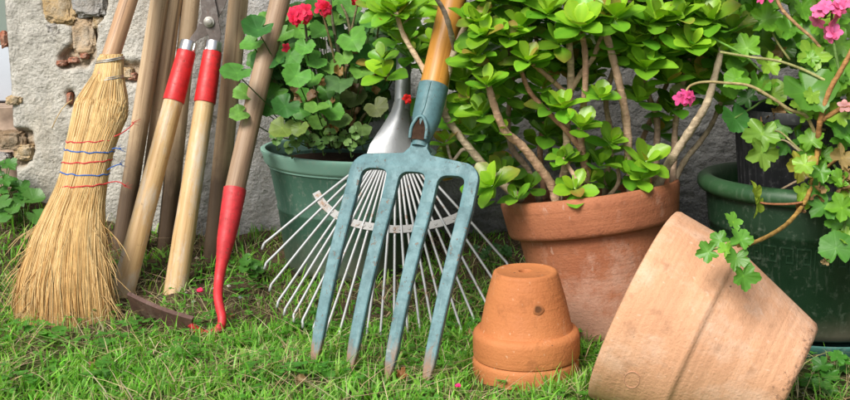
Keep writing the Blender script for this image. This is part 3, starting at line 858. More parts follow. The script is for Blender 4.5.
# rolled seam up the front of the socket
mb.tube([(-.001, -rs * .98, ZT + .048), (.002, -rs * 1.0, ZT + .06), (.003, -rs * 1.03, ZS - .002)], [.002, .0016, .0016], 8)
mb.build('socket', M['teal'], fork, 60)
mb = MB()   # folded mouth of the socket: raised arch with a dark hollow
arch = [(-.0125, -.0150, ZT + .014), (-.0120, -.0185, ZT + .030), (-.006, -.0205, ZT + .043), (0, -.0205, ZT + .047), (.006, -.0205, ZT + .043), (.0120, -.0185, ZT + .030), (.0125, -.0150, ZT + .014)]
mb.tube(spline(arch, 4), .0026, 8); mb.build('socket_lip', M['teal'], fork, 60)
mb = MB(); c0 = mb.vert((0, -.0162, ZT + .03)); rg = [mb.vert((x * .92, y * .90 - .001, z - .001)) for x, y, z in [tuple(p) for p in spline(arch, 4)]]
for a, b in zip(rg, rg[1:]): mb.f.append((c0, a, b))
mb.f.append((c0, rg[-1], rg[0]))
mb.build('socket_mouth', mat_simple('rusty_dark', (.05, .028, .018), .9, 0, .6, 80, .1, .6), fork, 60)
mb = MB(); pole_mesh(mb, .75, rs * .98, rs * .92, z0=ZS - .05, wob=.001, ph=2, rnd=False); mb.build('shaft', M['forkwood'], fork, 50)

# ------------------------------------------------------------------ leaf rake
rc0 = at(392, 150, 1.785); rb = ground_px(388, 336)
pn = (rb - rc0).normalized(); pnx = V((1, .06, 0)); pnx = (pnx - pn * pnx.dot(pn)).normalized(); pnn = pnx.cross(pn)
def on_plane(px, py, off=0):
    o = V((0, 0, CAMH)); r = ray(px, py); t = (rc0 + pnn * off - o).dot(pnn) / r.dot(pnn); return o + r * t
rake = thing('leaf_rake', 'galvanised fan rake with splayed wire tines standing behind the teal fork', 'rake', rb)
RO = rake.location.copy()
tips_px = [(265, 243), (267, 262), (272, 284), (279, 300), (286, 308), (294, 314), (303, 320), (314, 326), (326, 331), (339, 334), (352, 337), (366, 339), (380, 340), (394, 340), (408, 339), (421, 338), (434, 336), (447, 332), (460, 326), (473, 316), (485, 301), (496, 283), (506, 262)]
NT_ = len(tips_px)
band_px = [(316, 193), (322, 203), (330, 211), (342, 219), (358, 225), (376, 228), (394, 230), (412, 229), (430, 226), (446, 222), (460, 216), (472, 210)]
sband = spline([on_plane(a, b, 0) for a, b in band_px], 6)
for i, (tx, ty) in enumerate(tips_px):
    f = i / (NT_ - 1)
    a = on_plane(374 + 36 * f, 156, 0)
    b = on_plane(tx, ty, 0)
    off = pnn * (.0016 if i % 2 else -.0016)
    dn = V((0, 0, -1)) * .007 + (b - a).normalized() * .006 
    if abs(f - .5) < .3: dn = V((0, -.003, -.012))
    sag = pnn * .006
    pts = [a + off * .4, a.lerp(b, .33) + off - sag * .6, a.lerp(b, .66) + off - sag * .7, a.lerp(b, .92) + off, b + off, b + off + dn * .5 - pnn * .003, b + off + dn]
    mb = MB(); mb.tube([p - RO for p in spline(pts, 3)], .0022, 8)
    mb.build('tine', M['tine'], rake, 180)
mb = MB()
for sgn in (-1,):
    ringp = []
    for i, p in enumerate(sband):
        tdir = (sband[min(i + 1, len(sband) - 1)] - sband[max(i - 1, 0)]).normalized(); sd = tdir.cross(pnn)
        o_ = -pnn * .0055 if pnn.y > 0 else pnn * .0055
        hwid = .0062
        c = p + o_ - RO
        ringp.append([mb.vert(c + sd * hwid + pnn * .0007), mb.vert(c + sd * hwid - pnn * .0007), mb.vert(c - sd * hwid - pnn * .0007), mb.vert(c - sd * hwid + pnn * .0007)])
    for a, b in zip(ringp, ringp[1:]): mb.ring_bridge(a, b)
    mb.f.append(tuple(reversed(ringp[0]))); mb.f.append(tuple(ringp[-1]))
for i in range(NT_):   # clips that pin each tine to the bar
    a = on_plane(374 + 36 * i / (NT_ - 1), 156); b = on_plane(*tips_px[i])
    best = min(sband, key=lambda p: (p - a - (b - a) * ((p - a).dot(b - a) / (b - a).length_squared)).length)
    o_ = -pnn * .0065 if pnn.y > 0 else pnn * .0065
    c = best + o_ - RO
    mb.tube([c, c + (o_ * .12)], [.0026, .0020], 8)
mb.build('tine_bar', M['band'], rake, 40)
face = -1 if pnn.y > 0 else 1
def onp(px, py, off): return on_plane(px, py, 0) + pnn * off
mb = MB()
fan = [(367, 154, 411, 156), (370, 145, 411, 147), (377, 134, 411, 136), (385, 122, 411, 124), (391, 112, 410, 113), (394, 102, 410, 103)]
rings = []
for j, (xl, yl, xr, yr) in enumerate(fan):
    ring = []
    bulge = .006 + .0024 * j
    for k in range(11):
        t = k / 10; p = onp(xl + (xr - xl) * t, yl + (yr - yl) * t, 0)
        ring.append(mb.vert(p + pnn * face * (.004 + bulge * sin(pi * t)) - RO))
    for k in range(10, -1, -1):
        t = k / 10; p = onp(xl + (xr - xl) * t, yl + (yr - yl) * t, 0)
        ring.append(mb.vert(p - pnn * face * (.004 + bulge * .25 * sin(pi * t)) - RO))
    rings.append(ring)
for a, b in zip(rings, rings[1:]): mb.ring_bridge(a, b)
mb.f.append(tuple(reversed(rings[0]))); mb.f.append(tuple(rings[-1]))
mb.build('fan_plate', M['galv'], rake, 60)
s0 = onp(402, 112, face * .004); s1 = onp(404, 44, face * .004)
mb = MB(); mb.tube([(s0 - RO), (s0.lerp(s1, .2) - RO), (s0.lerp(s1, .9) - RO), (s1 - RO)], [.0135, .0132, .0118, .0115], 24); mb.build('socket', M['galv'], rake, 50)
for f in (.45, .72):
    p = s0.lerp(s1, f) + pnn * face * .012 + V((-.002, 0, 0)); mb = MB(); mb.tube([p - RO, p + pnn * face * .0025 - RO, p + pnn * face * .0035 - RO], [.0032, .003, .0016], 12)
    mb.build('rivet', M['chrome'], rake, 40)
dirr = (s1 - s0).normalized(); mb = MB()
mb.tube([s1 - dirr * .02 - RO, s1 + dirr * .3 - RO, s1 + dirr * .9 - RO], .0105, 20); mb.build('shaft', M['shaft'], rake, 50)

# ------------------------------------------------------------------ pots
def qrot(ax, deg): return Quaternion(V(ax), R_(deg))
# upside-down pair
sc = at(526, 374, 1.493); sc.z = float(gz(sc.x, sc.y)) - .004
tilt = qrot((0, 1, 0), -1.6)
low = thing('terracotta_pot', 'small upturned terracotta pot underneath, only its rim showing in the grass', 'flower pot', sc, tilt, 'small upturned terracotta pots')
mb = MB(); mb.lathe([(.064, 0), (.070, -.001), (.0738, .002), (.0748, .008), (.0752, .026), (.0745, .031), (.0715, .0335), (.060, .034), (.052, .085), (.050, .09), (.012, .092)], 96, wob=.006)
mb.build('pot_body', M['smallpot'], low, 45)
up_ = thing('terracotta_pot', 'small upturned orange terracotta pot on top, with a chipped hole in its side', 'flower pot', sc + V((0, 0, .0335)), tilt @ qrot((1, 0, 0), .8), 'small upturned terracotta pots')
mb = MB()
prof = [(.066, .0005), (.071, 0), (.0745, .002), (.0755, .007), (.0752, .030), (.0742, .0355), (.0705, .0395), (.0655, .0405), (.0645, .0425), (.0552, .085), (.0455, .1185), (.0442, .1215), (.0415, .1232), (.0385, .1226), (.0372, .1220), (.012, .1222)]
rg = mb.lathe(prof, 120, wob=.006, ph=3)
mb.lathe([(.012, .1222), (.0095, .1222), (.0088, .1205), (.0085, .110)], 120)
mb.f.append(tuple(mb.vert((.0085 * cos(2 * pi * k / 24), .0085 * sin(2 * pi * k / 24), .111)) for k in range(24)))
b_ = mb.build('pot_body', M['smallpot'], up_, 45)
mb = MB()   # chipped hollow
ang = R_(-90 + 12); zz = .082; rr_ = .0561
cc = V((rr_ * cos(ang), rr_ * sin(ang), zz)); nr = V((cos(ang), sin(ang), .24)).normalized(); tx_ = V((-sin(ang), cos(ang), 0)); ty_ = nr.cross(tx_)
ring = [[], [], []]
for k in range(20):
    a = 2 * pi * k / 20; w_ = .0062 * (1 + .28 * noise.noise((cos(a) * 1.5, sin(a) * 1.5, 5)))
    for j, (s_, o_) in enumerate(((1.18, .0003), (.95, .0012), (.55, .0006))):
        ring[j].append(mb.vert(cc + tx_ * cos(a) * w_ * 1.15 * s_ + ty_ * sin(a) * w_ * s_ + nr * o_, (.36, .14, .055) if j < 2 else (.13, .055, .025)))
mb.ring_bridge(ring[0], ring[1]); mb.ring_bridge(ring[1], ring[2]); mb.f.append(tuple(ring[2]))
mb.build('chip', mat_attr('chip_clay', .9, .1), up_, 60)

# large planted terracotta pot
bp = at(607, 322, 1.70); bp.z = float(gz(bp.x, bp.y)) - .006
big = thing('terracotta_planter', 'large red brown terracotta pot holding the leafy succulent', 'planter', bp, qrot((0, 1, 0), -8.0) @ qrot((1, 0, 0), -6))
HB = .226
mb = MB()
mb.lathe([(.002, .004), (.088, 0), (.093, .003), (.0955, .01), (.108, .08), (.1185, HB - .064), (.1195, HB - .061), (.1275, HB - .0605), (.1325, HB - .058), (.1350, HB - .052), (.1395, HB - .02), (.1415, HB - .006), (.1405, HB - .001), (.137, HB + .0005), (.1325, HB - .001), (.130, HB - .006), (.126, HB - .04)], 128, wob=.008)
mb.build('pot_body', M['bigpot'], big, 42)
mb = MB(); mb.lathe([(.1285, HB - .03), (.09, HB - .026), (.05, HB - .022), (.001, HB - .02)], 48, wob=.05); mb.build('soil', M['soil'], big, 180)

# pale pot on its side
phi, tl = R_(24), R_(20.5)
ax = V((cos(phi) * cos(tl), -sin(phi) * cos(tl), -sin(tl)))
rimc = at(634, 304, 1.39)
RT = .1345
pq = V((0, 0, 1)).rotation_difference(-ax)     # local +Z points out of the mouth
pale = thing('terracotta_pot', 'large pale peach terracotta pot tipped over on its side in front', 'flower pot', rimc, pq)
mb = MB(); LP = .216; 
mb.lathe([(.001, -LP + .008), (.03, -LP + .006), (.064, -LP + .001), (.071, -LP), (.0765, -LP + .004), (.0795, -LP + .012), (.1165, -.103), (.1185, -.0985), (.1205, -.0965), (.1238, -.0945), (.1252, -.090), (.1335, -.012), (RT, -.005), (RT - .0012, -.001), (RT - .005, .0005), (RT - .010, -.001), (RT - .0125, -.006), (RT - .02, -.08), (.095, -.13), (.07, -LP + .015), (.001, -LP + .016)], 144, wob=.005)
mb.build('pot_body', M['palepot'], pale, 45)
# small marks: an oval maker's impression and two fine cracks
def on_pot(px, py):
    o = V((0, 0, CAMH)); r = ray(px, py).normalized()
    dg = bpy.context.evaluated_depsgraph_get()
    mi = pale.matrix_world.inverted(); lo = mi @ o; ld = (mi.to_3x3() @ r).normalized()
    ob = pale.children[0]; ok, loc, nr, _ = ob.ray_cast(lo, ld)
    return (loc, nr) if ok else (None, None)
bpy.context.view_layer.update()
mb = MB()
lc, nr = on_pot(632, 380)
if lc:
    t1 = nr.orthogonal().normalized(); zx = V((0, 0, 1)); zx = (zx - nr * zx.dot(nr)).normalized(); yx = nr.cross(zx)
    mb.tube([lc + zx * .009 * sin(2 * pi * k / 32) + yx * .0135 * cos(2 * pi * k / 32) - nr * .0002 for k in range(33)], .0006, 5, cap=False)
    mb.build('maker_stamp', mat_simple('stamp_clay', (.55, .29, .18), .9), pale, 60)
mb = MB()
for ln in ([(783, 355), (784, 360), (781, 364), (780, 369), (778, 374)], [(648, 338), (650, 343), (649, 346)], [(668, 250), (672, 247)]):
    pts = [on_pot(*p) for p in ln]; pts = [a - b * .0001 for a, b in pts if a]
    if len(pts) > 1: mb.tube(pts, .0006, 5)
mb.build('crack', mat_simple('crack_dark', (.06, .035, .022), .95), pale, 60)

# teal green pot, left
gp = at(346, 250, 1.99); gp.z = float(gz(gp.x, gp.y)) - .008
gpo = thing('green_plastic_planter', 'dark teal plastic pot with pale rim holding red geraniums', 'planter', gp, qrot((0, 1, 0), 2.0) @ qrot((1, 0, 0), 1))
HG = at(346, 149, 1.99).z - gp.z
mb = MB(); mb.lathe([(.001, .003), (.104, 0), (.110, .004), (.1125, .015), (.1265, HG * .5), (.1280, HG * .5 + .002), (.1287, HG * .5 + .006), (.1275, HG * .5 + .009), (.144, HG - .028), (.146, HG - .022)], 96)
mb.build('pot_body', M['greenpot'], gpo, 60)
mb = MB(); mb.lathe([(.1445, HG - .024), (.150, HG - .0245), (.1530, HG - .021), (.1555, HG - .010), (.1590, HG - .004), (.1592, HG), (.156, HG + .002), (.151, HG + .0015), (.148, HG - .003), (.146, HG - .03)], 96); mb.build('rim', M['greenrim'], gpo, 50)
mb = MB(); mb.lathe([(.146, HG - .028), (.08, HG - .022), (.001, HG - .018)], 40, wob=.04); mb.build('soil', M['soil'], gpo, 180)

# dark green pot, right, on a saucer
dp = at(807, 330, 1.685); dp.z = float(gz(dp.x, dp.y)) + .002
dpo = thing('dark_green_planter', 'large dark green plastic pot with bulging rim and key pattern band', 'planter', dp)
HD = .250
mb = MB(); mb.lathe([(.001, .02), (.125, .018), (.132, .022), (.1345, .03), (.158, HD - .078), (.1600, HD - .076), (.1602, HD - .072), (.1655, HD - .03), (.1665, HD - .022), (.160, HD - .018)], 128)
# raised key pattern
zr = lambda z: .1345 + (z - .03) * (.158 - .1345) / (HD - .078 - .03)
key = [(0, 0), (0, 4), (4, 4), (4, 1), (2, 1), (2, 2.4), (3, 2.4)]
for u0 in range(40):
    a0_ = 2 * pi * u0 / 40
    for (x0, y0), (x1, y1) in zip(key, key[1:]):
        st_ = .0038
        for (p, q) in [((x0, y0), (x1, y1))]:
            n_ = 3; pr = None
            lo_x, hi_x = min(x0, x1) - .18, max(x0, x1) + .18; lo_y, hi_y = min(y0, y1) - .18, max(y0, y1) + .18
            cs = []
            for (x, y) in ((lo_x, lo_y), (hi_x, lo_y), (hi_x, hi_y), (lo_x, hi_y)):
                a = a0_ + x * 2 * pi / 40 / 5.2; z = HD - .118 + y * .0075
                for rr_ in (zr(z) - .0004, zr(z) + .0011): cs.append(mb.vert((rr_ * cos(a), rr_ * sin(a), z)))
            i0, o0, i1, o1, i2, o2, i3, o3 = cs
            mb.f += [(o0, o1, o2, o3), (i0, i1, o1, o0), (i1, i2, o2, o1), (i2, i3, o3, o2), (i3, i0, o0, o3)]
mb.build('pot_body', M['darkpot'], dpo, 50)
mb = MB(); pr = []
for k in range(17):
    a = -pi * .55 + k / 16 * pi * 1.25; pr.append((.1665 + .0135 * cos(a), HD - .014 + .0135 * sin(a)))
pr += [(.154, HD - .012), (.153, HD - .04), (.148, HD - .1)]
mb.lathe(pr, 128); mb.build('rim', M['darkrim'], dpo, 60)
mb = MB(); mb.lathe([(.149, HD - .09), (.08, HD - .088), (.001, HD - .087)], 40, wob=.03); mb.build('soil', M['soil'], dpo, 180)
mb = MB(); mb.lathe([(.001, 0), (.140, 0), (.1445, .003), (.1475, .016), (.1495, .019), (.1495, .0225), (.147, .024), (.1445, .0225), (.140, .012), (.001, .011)], 96)
sau = mb.build('plant_saucer', M['saucer'], None, 45); sau.location = dp + V((0, 0, -.006))
tag(sau, 'teal plastic saucer under the dark green pot', 'saucer')
# black nursery pot inside
npz = dp + V((.01, .012, HD - .0865)); bh = at(790, 106, 1.69).z - npz.z
bpo = thing('black_nursery_pot', 'black plastic nursery pot standing inside the dark green pot', 'nursery pot', npz, qrot((0, 1, 0), -1.5))
mb = MB(); mb.lathe([(.001, .002), (.112, 0), (.1145, .004), (.128, bh - .018), (.132, bh - .017), (.133, bh - .003), (.131, bh), (.127, bh - .001), (.125, bh - .02)], 96)
for k in range(48):
    a = 2 * pi * k / 48
    mb.tube([(.1150 * cos(a), .1150 * sin(a), .006), (.1278 * cos(a), .1278 * sin(a), bh - .02)], .0012, 5)
mb.build('pot_body', M['blackpot'], bpo, 50)
mb = MB(); mb.lathe([(.126, bh - .02), (.06, bh - .016), (.001, bh - .014)], 40, wob=.05); mb.build('soil', M['soil'], bpo, 180)

# ------------------------------------------------------------------ plants
def stem_part(pts, r0, r1, mat, parent, O, col, n=6, seg=9, knots=True, name='stem'):
    mb = MB(); mb.col = col; sp = spline(pts, n); N = len(sp)
    rad = []
    for i in range(N):
        t = i / (N - 1); r = r0 + (r1 - r0) * t
        if knots: r *= 1 + .10 * (1 if (i % 3 == 0) else -.3) + .06 * noise.noise((i * .7, r0 * 900, pts[0][0] * 40))
        rad.append(r)
    mb.tube(sp, rad, seg)
    return mb.build(name, mat, parent, 180, O)

# ---- the succulent in the big pot
sucO = big.location + V((0, 0, HB - .02))
suc = thing('leafy_succulent', 'bushy bright green succulent with woody stems growing in the red brown pot', 'plant', sucO)
fol = MB()
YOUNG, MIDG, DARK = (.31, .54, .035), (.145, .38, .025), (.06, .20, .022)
def rosette(P, A, size=1.0, n=10, bright=1.0):
    A = V(A).normalized(); a0 = random.uniform(0, 6)
    o1 = A.orthogonal().normalized(); o2 = A.cross(o1)
    n = max(4, round(n * .8))
    for i in range(n):
        t = i / max(1, n - 1)
        an = a0 + i * 2.4 + random.uniform(-.2, .2)
        el = (.30 + 1.12 * t ** .8) + random.uniform(-.14, .14)
        side = o1 * cos(an) + o2 * sin(an)
        d = A * cos(el) + side * sin(el)
        up = A * sin(el) - side * cos(el)
        L = size * (.021 + .018 * t ** .7) * random.uniform(.85, 1.15); Wd = L * random.uniform(.58, .80)
        k = max(0, t - .25) / .75
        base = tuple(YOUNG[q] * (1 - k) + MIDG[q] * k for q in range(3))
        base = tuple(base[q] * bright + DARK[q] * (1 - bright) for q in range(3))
        col = jitcol(base, .16)
        tipc = mulc(col, random.uniform(.85, 1.2)); rv = random.random()
        if rv < .05: col = jitcol((.38, .36, .05), .2); tipc = jitcol((.30, .17, .05), .2)
        elif rv < .12: tipc = jitcol((.26, .27, .05), .2)
        elif rv < .2: col = mulc(col, .6); tipc = mulc(col, .9)
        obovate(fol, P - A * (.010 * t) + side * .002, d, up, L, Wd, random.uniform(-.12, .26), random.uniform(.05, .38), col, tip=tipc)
def S(pts, r0, r1=None, col=(.30, .20, .135)):
    stem_part([at(*p) for p in pts], r0 * 1.05, r1 or r0 * .7, M['bark'], suc, sucO, jitcol(mulc(col, 1.6), .2))
    e = at(*pts[-1]); rosette(e, (e - at(*pts[-2])) + V((0, -.02, .02)), .85, 9, random.uniform(.55, .95))
stems = [
    [(557, 206, 1.66), (552, 186, 1.655), (538, 166, 1.64), (522, 146, 1.625), (504, 130, 1.61), (494, 105, 1.60), (488, 84, 1.60)],
    [(558, 204, 1.665), (564, 176, 1.66), (567, 150, 1.655), (567, 120, 1.65), (571, 80, 1.645), (569, 40, 1.64), (566, 0, 1.63), (560, -60, 1.62)],
    [(588, 204, 1.65), (586, 175, 1.645), (582, 150, 1.64), (581, 126, 1.63), (585, 92, 1.62), (585, 52, 1.61), (580, 28, 1.60)],
    [(632, 204, 1.655), (629, 160, 1.65), (626, 118, 1.64), (618, 78, 1.62), (608, 40, 1.61), (600, 14, 1.60)],
    [(654, 200, 1.68), (664, 172, 1.67), (680, 146, 1.655), (696, 122, 1.64), (707, 103, 1.63), (714, 80, 1.63), (722, 48, 1.63)],
    [(655, 200, 1.72), (656, 160, 1.72), (657, 120, 1.715), (648, 94, 1.71), (640, 60, 1.70), (636, 10, 1.69)],
    [(522, 200, 1.70), (496, 178, 1.69), (476, 156, 1.67), (460, 136, 1.66), (444, 112, 1.65), (445, 88, 1.65), (455, 50, 1.64), (470, 18, 1.63)],
    [(568, 96, 1.65), (556, 84, 1.64), (540, 70, 1.63), (530, 62, 1.62)],
    [(571, 90, 1.645), (582, 72, 1.64), (593, 58, 1.635), (602, 36, 1.63), (612, 20, 1.62)],
    [(583, 152, 1.64), (568, 132, 1.64), (548, 112, 1.64), (530, 92, 1.64), (520, 68, 1.63)],
    [(672, 195, 1.70), (674, 160, 1.70), (676, 120, 1.70), (684, 80, 1.69), (692, 48, 1.68)],
    [(668, 196, 1.74), (684, 162, 1.74), (700, 142, 1.74), (712, 124, 1.74), (722, 100, 1.73)],
    [(540, 202, 1.72), (528, 170, 1.72), (512, 148, 1.72), (508, 120, 1.72), (512, 80, 1.70), (506, 30, 1.68)],
    [(604, 202, 1.72), (608, 170, 1.72), (612, 140, 1.72), (606, 100, 1.71), (616, 60, 1.70), (630, 0, 1.68)],
    [(590, 203, 1.62), (579, 185, 1.62), (572, 172, 1.625), (562, 158, 1.63)],
    [(602, 204, 1.67), (618, 184, 1.67), (617, 166, 1.67), (610, 150, 1.67)],
    [(545, 200, 1.76), (540, 150, 1.78), (545, 100, 1.79), (535, 30, 1.78)],
    [(644, 198, 1.77), (640, 150, 1.79), (660, 100, 1.80), (690, 30, 1.79)],
    [(446, 112, 1.65), (434, 92, 1.655), (424, 70, 1.66), (404, 36, 1.66), (396, 12, 1.65)],
    [(455, 50, 1.64), (448, 22, 1.60), (440, 4, 1.59), (425, -14, 1.58)],
    [(470, 150, 1.67), (462, 150, 1.665), (452, 160, 1.66), (446, 140, 1.66)],
]
rads = [.0072, .0066, .0058, .0068, .0070, .0056, .0066, .0042, .0044, .0048, .0052, .0050, .0052, .0050, .0042, .0036, .005, .005, .0048, .004, .003]
cols_ = [(.34, .22, .14), (.36, .25, .165), (.28, .165, .11), (.33, .22, .15), (.40, .30, .2), (.25, .19, .15), (.34, .26, .18)]
for i, (p, r) in enumerate(zip(stems, rads)): S(p, r, None, cols_[i % 7])
UP = V((0, -.35, 1))
ros = [  # px, py, depth, size, n, brightness, axis x
    (476, 52, 1.60, .95, 11, 1.0, -.3), (497, 40, 1.62, 1.0, 10, .9, 0), (528, 58, 1.60, 1.0, 12, 1.0, -.1), (520, 24, 1.63, 1.1, 11, .85, 0),
    (580, 24, 1.58, 1.2, 13, 1.0, 0), (616, 14, 1.59, 1.15, 12, 1.0, .1), (548, 10, 1.62, 1.1, 11, .9, 0), (601, 95, 1.60, .72, 9, .8, 0),
    (563, 104, 1.61, .8, 10, 1.0, -.1), (581, 124, 1.59, .85, 11, 1.0, .1), (612, 140, 1.63, .8, 9, .85, .3), (628, 170, 1.64, .7, 8, .8, .2),
    (491, 184, 1.62, .95, 10, .9, -.5), (574, 188, 1.61, .8, 9, .95, 0), (590, 178, 1.64, .6, 7, .7, 0), (646, 160, 1.63, 1.0, 10, .85, .1), (640, 176, 1.62, .8, 8, .9, -.2),
    (646, 66, 1.62, 1.1, 11, .8, .1), (692, 44, 1.61, 1.15, 12, .95, .2), (668, 78, 1.64, 1.0, 10, .6, 0), (640, 98, 1.66, .95, 9, .55, .2),
    (547, 132, 1.68, .95, 9, .45, 0), (480, 112, 1.63, .9, 9, .85, -.3), (467, 104, 1.66, .8, 8, .7, -.4), (486, 82, 1.58, .8, 9, .95, -.2), (500, 128, 1.61, .55, 6, 1.0, .5),
    (443, 16, 1.82, 1.0, 10, .7, -.3), (432, 40, 1.84, .9, 9, .7, -.3), (394, 8, 1.66, 1.05, 12, 1.0, -.2), (398, 22, 1.70, .95, 9, .95, .1), (384, 74, 1.74, .95, 6, 1.0, -.3), (382, 56, 1.76, .8, 6, .9, -.3),
    (472, 130, 1.67, .8, 8, .6, -.4), (498, 66, 1.64, .9, 9, .7, 0), (510, 94, 1.66, .9, 9, .55, 0), (542, 84, 1.65, .85, 9, .7, 0),
    (560, 40, 1.62, 1.1, 11, .8, 0), (610, 52, 1.63, 1.0, 10, .7, 0), (630, 40, 1.62, 1.05, 10, .85, .1), (660, 18, 1.62, 1.15, 11, .9, .1), (664, 50, 1.63, 1.0, 10, .75, 0),
    (708, 16, 1.64, 1.0, 10, .85, .2), (716, 54, 1.66, .9, 9, .8, .3), (700, 76, 1.66, .9, 8, .8, .2), (676, 104, 1.68, .9, 8, .45, .1), (480, 20, 1.62, 1.1, 10, .8, -.1), (464, 78, 1.66, .9, 8, .8, -.2),
    (590, 80, 1.68, .9, 8, .45, 0), (560, 160, 1.72, .8, 8, .3, 0), (530, 186, 1.70, .8, 8, .35, -.2), (610, 186, 1.71, .75, 8, .4, 0), (524, 112, 1.72, .9, 8, .4, 0),
    (660, 130, 1.74, .85, 8, .4, .1), (690, 92, 1.72, .9, 8, .5, .2), (502, 170, 1.70, .8, 7, .5, -.4), (515, 196, 1.62, .7, 6, .75, -.6), (492, 196, 1.63, .5, 4, 1.1, -.8),
]
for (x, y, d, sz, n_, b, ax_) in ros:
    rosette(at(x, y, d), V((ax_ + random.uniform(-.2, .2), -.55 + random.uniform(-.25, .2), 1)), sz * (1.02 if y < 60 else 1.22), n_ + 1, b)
for i in range(230):      # the dense upper canopy and the leaves behind
    x = random.uniform(478, 735); y = random.uniform(-75, 74); d = random.uniform(1.60, 1.86)
    if y > 40: d = max(d, 1.68)
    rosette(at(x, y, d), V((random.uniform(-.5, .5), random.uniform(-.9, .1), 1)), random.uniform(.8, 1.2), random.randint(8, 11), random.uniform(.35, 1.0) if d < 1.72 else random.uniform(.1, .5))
for i in range(60):      # the left flank, behind the fork shaft and the rake
    x = random.uniform(372, 500); y = random.uniform(-30, 60) if i < 26 else random.uniform(40, 165)
    if y > 60: x = random.uniform(428, 500)
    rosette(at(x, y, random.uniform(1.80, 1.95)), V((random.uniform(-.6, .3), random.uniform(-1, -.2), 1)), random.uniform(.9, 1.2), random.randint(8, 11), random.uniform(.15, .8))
for (x, y, d, sz) in [(384, 10, 1.68, 1.1), (404, 4, 1.66, 1.1), (388, 26, 1.70, 1.0), (374, 2, 1.74, 1.0), (412, 14, 1.72, 1.0), (424, 2, 1.74, 1.0), (474, 64, 1.62, 1.0), (484, 34, 1.60, 1.1), (468, 96, 1.66, 1.0), (460, 122, 1.70, .9)]:
    rosette(at(x, y, d), V((random.uniform(-.4, .2), -.7, 1)), sz, 10, random.uniform(.85, 1))
for i in range(12):      # low clusters between the stems and above the soil
    x = random.uniform(500, 676); y = random.uniform(88, 196); d = random.uniform(1.62, 1.80)
    rosette(at(x, y, d), V((random.uniform(-.5, .5), random.uniform(-.9, .0), 1)), random.uniform(.65, 1.0), random.randint(6, 9), random.uniform(.2, .9))
for i in range(14):
    x = random.uniform(455, 640); y = random.uniform(70, 190); d = random.uniform(1.76, 1.88)
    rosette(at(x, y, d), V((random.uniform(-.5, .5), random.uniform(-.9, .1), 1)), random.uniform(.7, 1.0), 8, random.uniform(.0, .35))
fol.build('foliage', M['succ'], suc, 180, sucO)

# ---- red geranium in the teal pot
gerO = gpo.location + V((0, 0, HG - .02))
ger = thing('red_geranium', 'dark green geranium with red flowers filling the teal plastic pot', 'plant', gerO)
gf = MB()
crown = at(340, 135, 1.98)
GCOL = [(.07, .225, .035), (.105, .29, .045), (.05, .17, .035), (.14, .30, .055)]
def ger_leaf(x, y, r, d, tilt=None, col=None, pet=True):
    P = at(x, y, d)
    n = V((random.uniform(-.35, .35), -.75 + random.uniform(-.2, .25), .75)) if tilt is None else V(tilt)
    R = r * pxm(d) * 1.02
    fwd = (P - crown); fwd.z = fwd.z * .3 - .03; fwd += V((random.uniform(-.04, .04), -.03, 0))
    radial_leaf(gf, P, n, fwd, R, 'round', random.uniform(.0, .2), jitcol(col or random.choice(GCOL), .2), zone=.16, ruffle=random.uniform(.04, .12))
    if pet:
        b = crown.lerp(P, .25) + V((0, 0.02, -.03)); stem_part([b, b.lerp(P, .5) + V((0, 0, -.008)), P - n.normalized() * .001], .0016, .0012, M['ger'], ger, gerO, (.07, .13, .03), 4, 6, False, 'leaf_stalk') if False else gf_stalk(b, P, n)
def gf_stalk(b, P, n):
    gf.col = jitcol((.085, .15, .04), .2)
    gf.tube(spline([b, b.lerp(P, .55) + V((0, -.004, -.012)), P - n.normalized() * .0025], 4), .0011, 6, cap=False)
YG = (.16, .24, .05); BR = (.18, .12, .05)
for a in [(258, 30, 15, 1.86), (252, 44, 12, 1.88), (296, 76, 14, 1.80), (313, 79, 10, 1.83), (285, 106, 14, 1.80), (316, 108, 13, 1.79, (0, -.35, 1)), (331, 111, 12, 1.81), (352, 40, 15, 1.85), (371, 20, 12, 1.88), (237, 73, 15, 1.80, (.1, -.5, .9)), (244, 93, 11, 1.86), (239, 113, 10, 1.83),
          (362, 57, 14, 1.86), (344, 58, 9, 1.84), (290, 56, 14, 1.88), (305, 47, 10, 1.85), (340, 82, 14, 1.84, (0, -.5, .9), (.07, .15, .05)), (362, 72, 13, 1.84), (376, 108, 12, 1.82, None, (.12, .13, .05)), (282, 128, 13, 1.80, None, YG), (300, 128, 9, 1.79, None, YG),
          (354, 96, 13, 1.88, None, (.10, .13, .04)), (270, 76, 12, 1.92), (276, 92, 12, 1.90), (322, 32, 12, 1.9), (336, 20, 11, 1.92), (384, 44, 12, 1.9), (262, 62, 11, 1.92), (330, 66, 11, 1.88), (305, 96, 10, 1.87), (275, 60, 10, 1.88), (340, 120, 11, 1.83, None, (.10, .17, .05)), (362, 128, 9, 1.82, None, (.11, .17, .05)), (318, 122, 9, 1.84), (268, 108, 11, 1.88), (326, 92, 10, 1.87),
          (350, 8, 12, 1.92), (300, 30, 12, 1.93), (284, 34, 10, 1.9), (380, 6, 12, 1.95), (390, 70, 13, 1.9), (378, 84, 12, 1.92), (410, 110, 12, 1.92), (396, 120, 12, 1.9), (268, 20, 12, 1.95), (316, 60, 11, 1.87), (300, 110, 10, 1.86)]:
    ger_leaf(*a)
for i in range(210):
    an = random.uniform(0, 2 * pi); x = 328 + 74 * sqrt(random.random()) * cos(an); y = 68 + 66 * sqrt(random.random()) * sin(an)
    ger_leaf(x, y, random.uniform(8, 13), random.uniform(1.93, 2.08), None, mulc(random.choice(GCOL), random.uniform(.5, .95)), random.random() < .5)
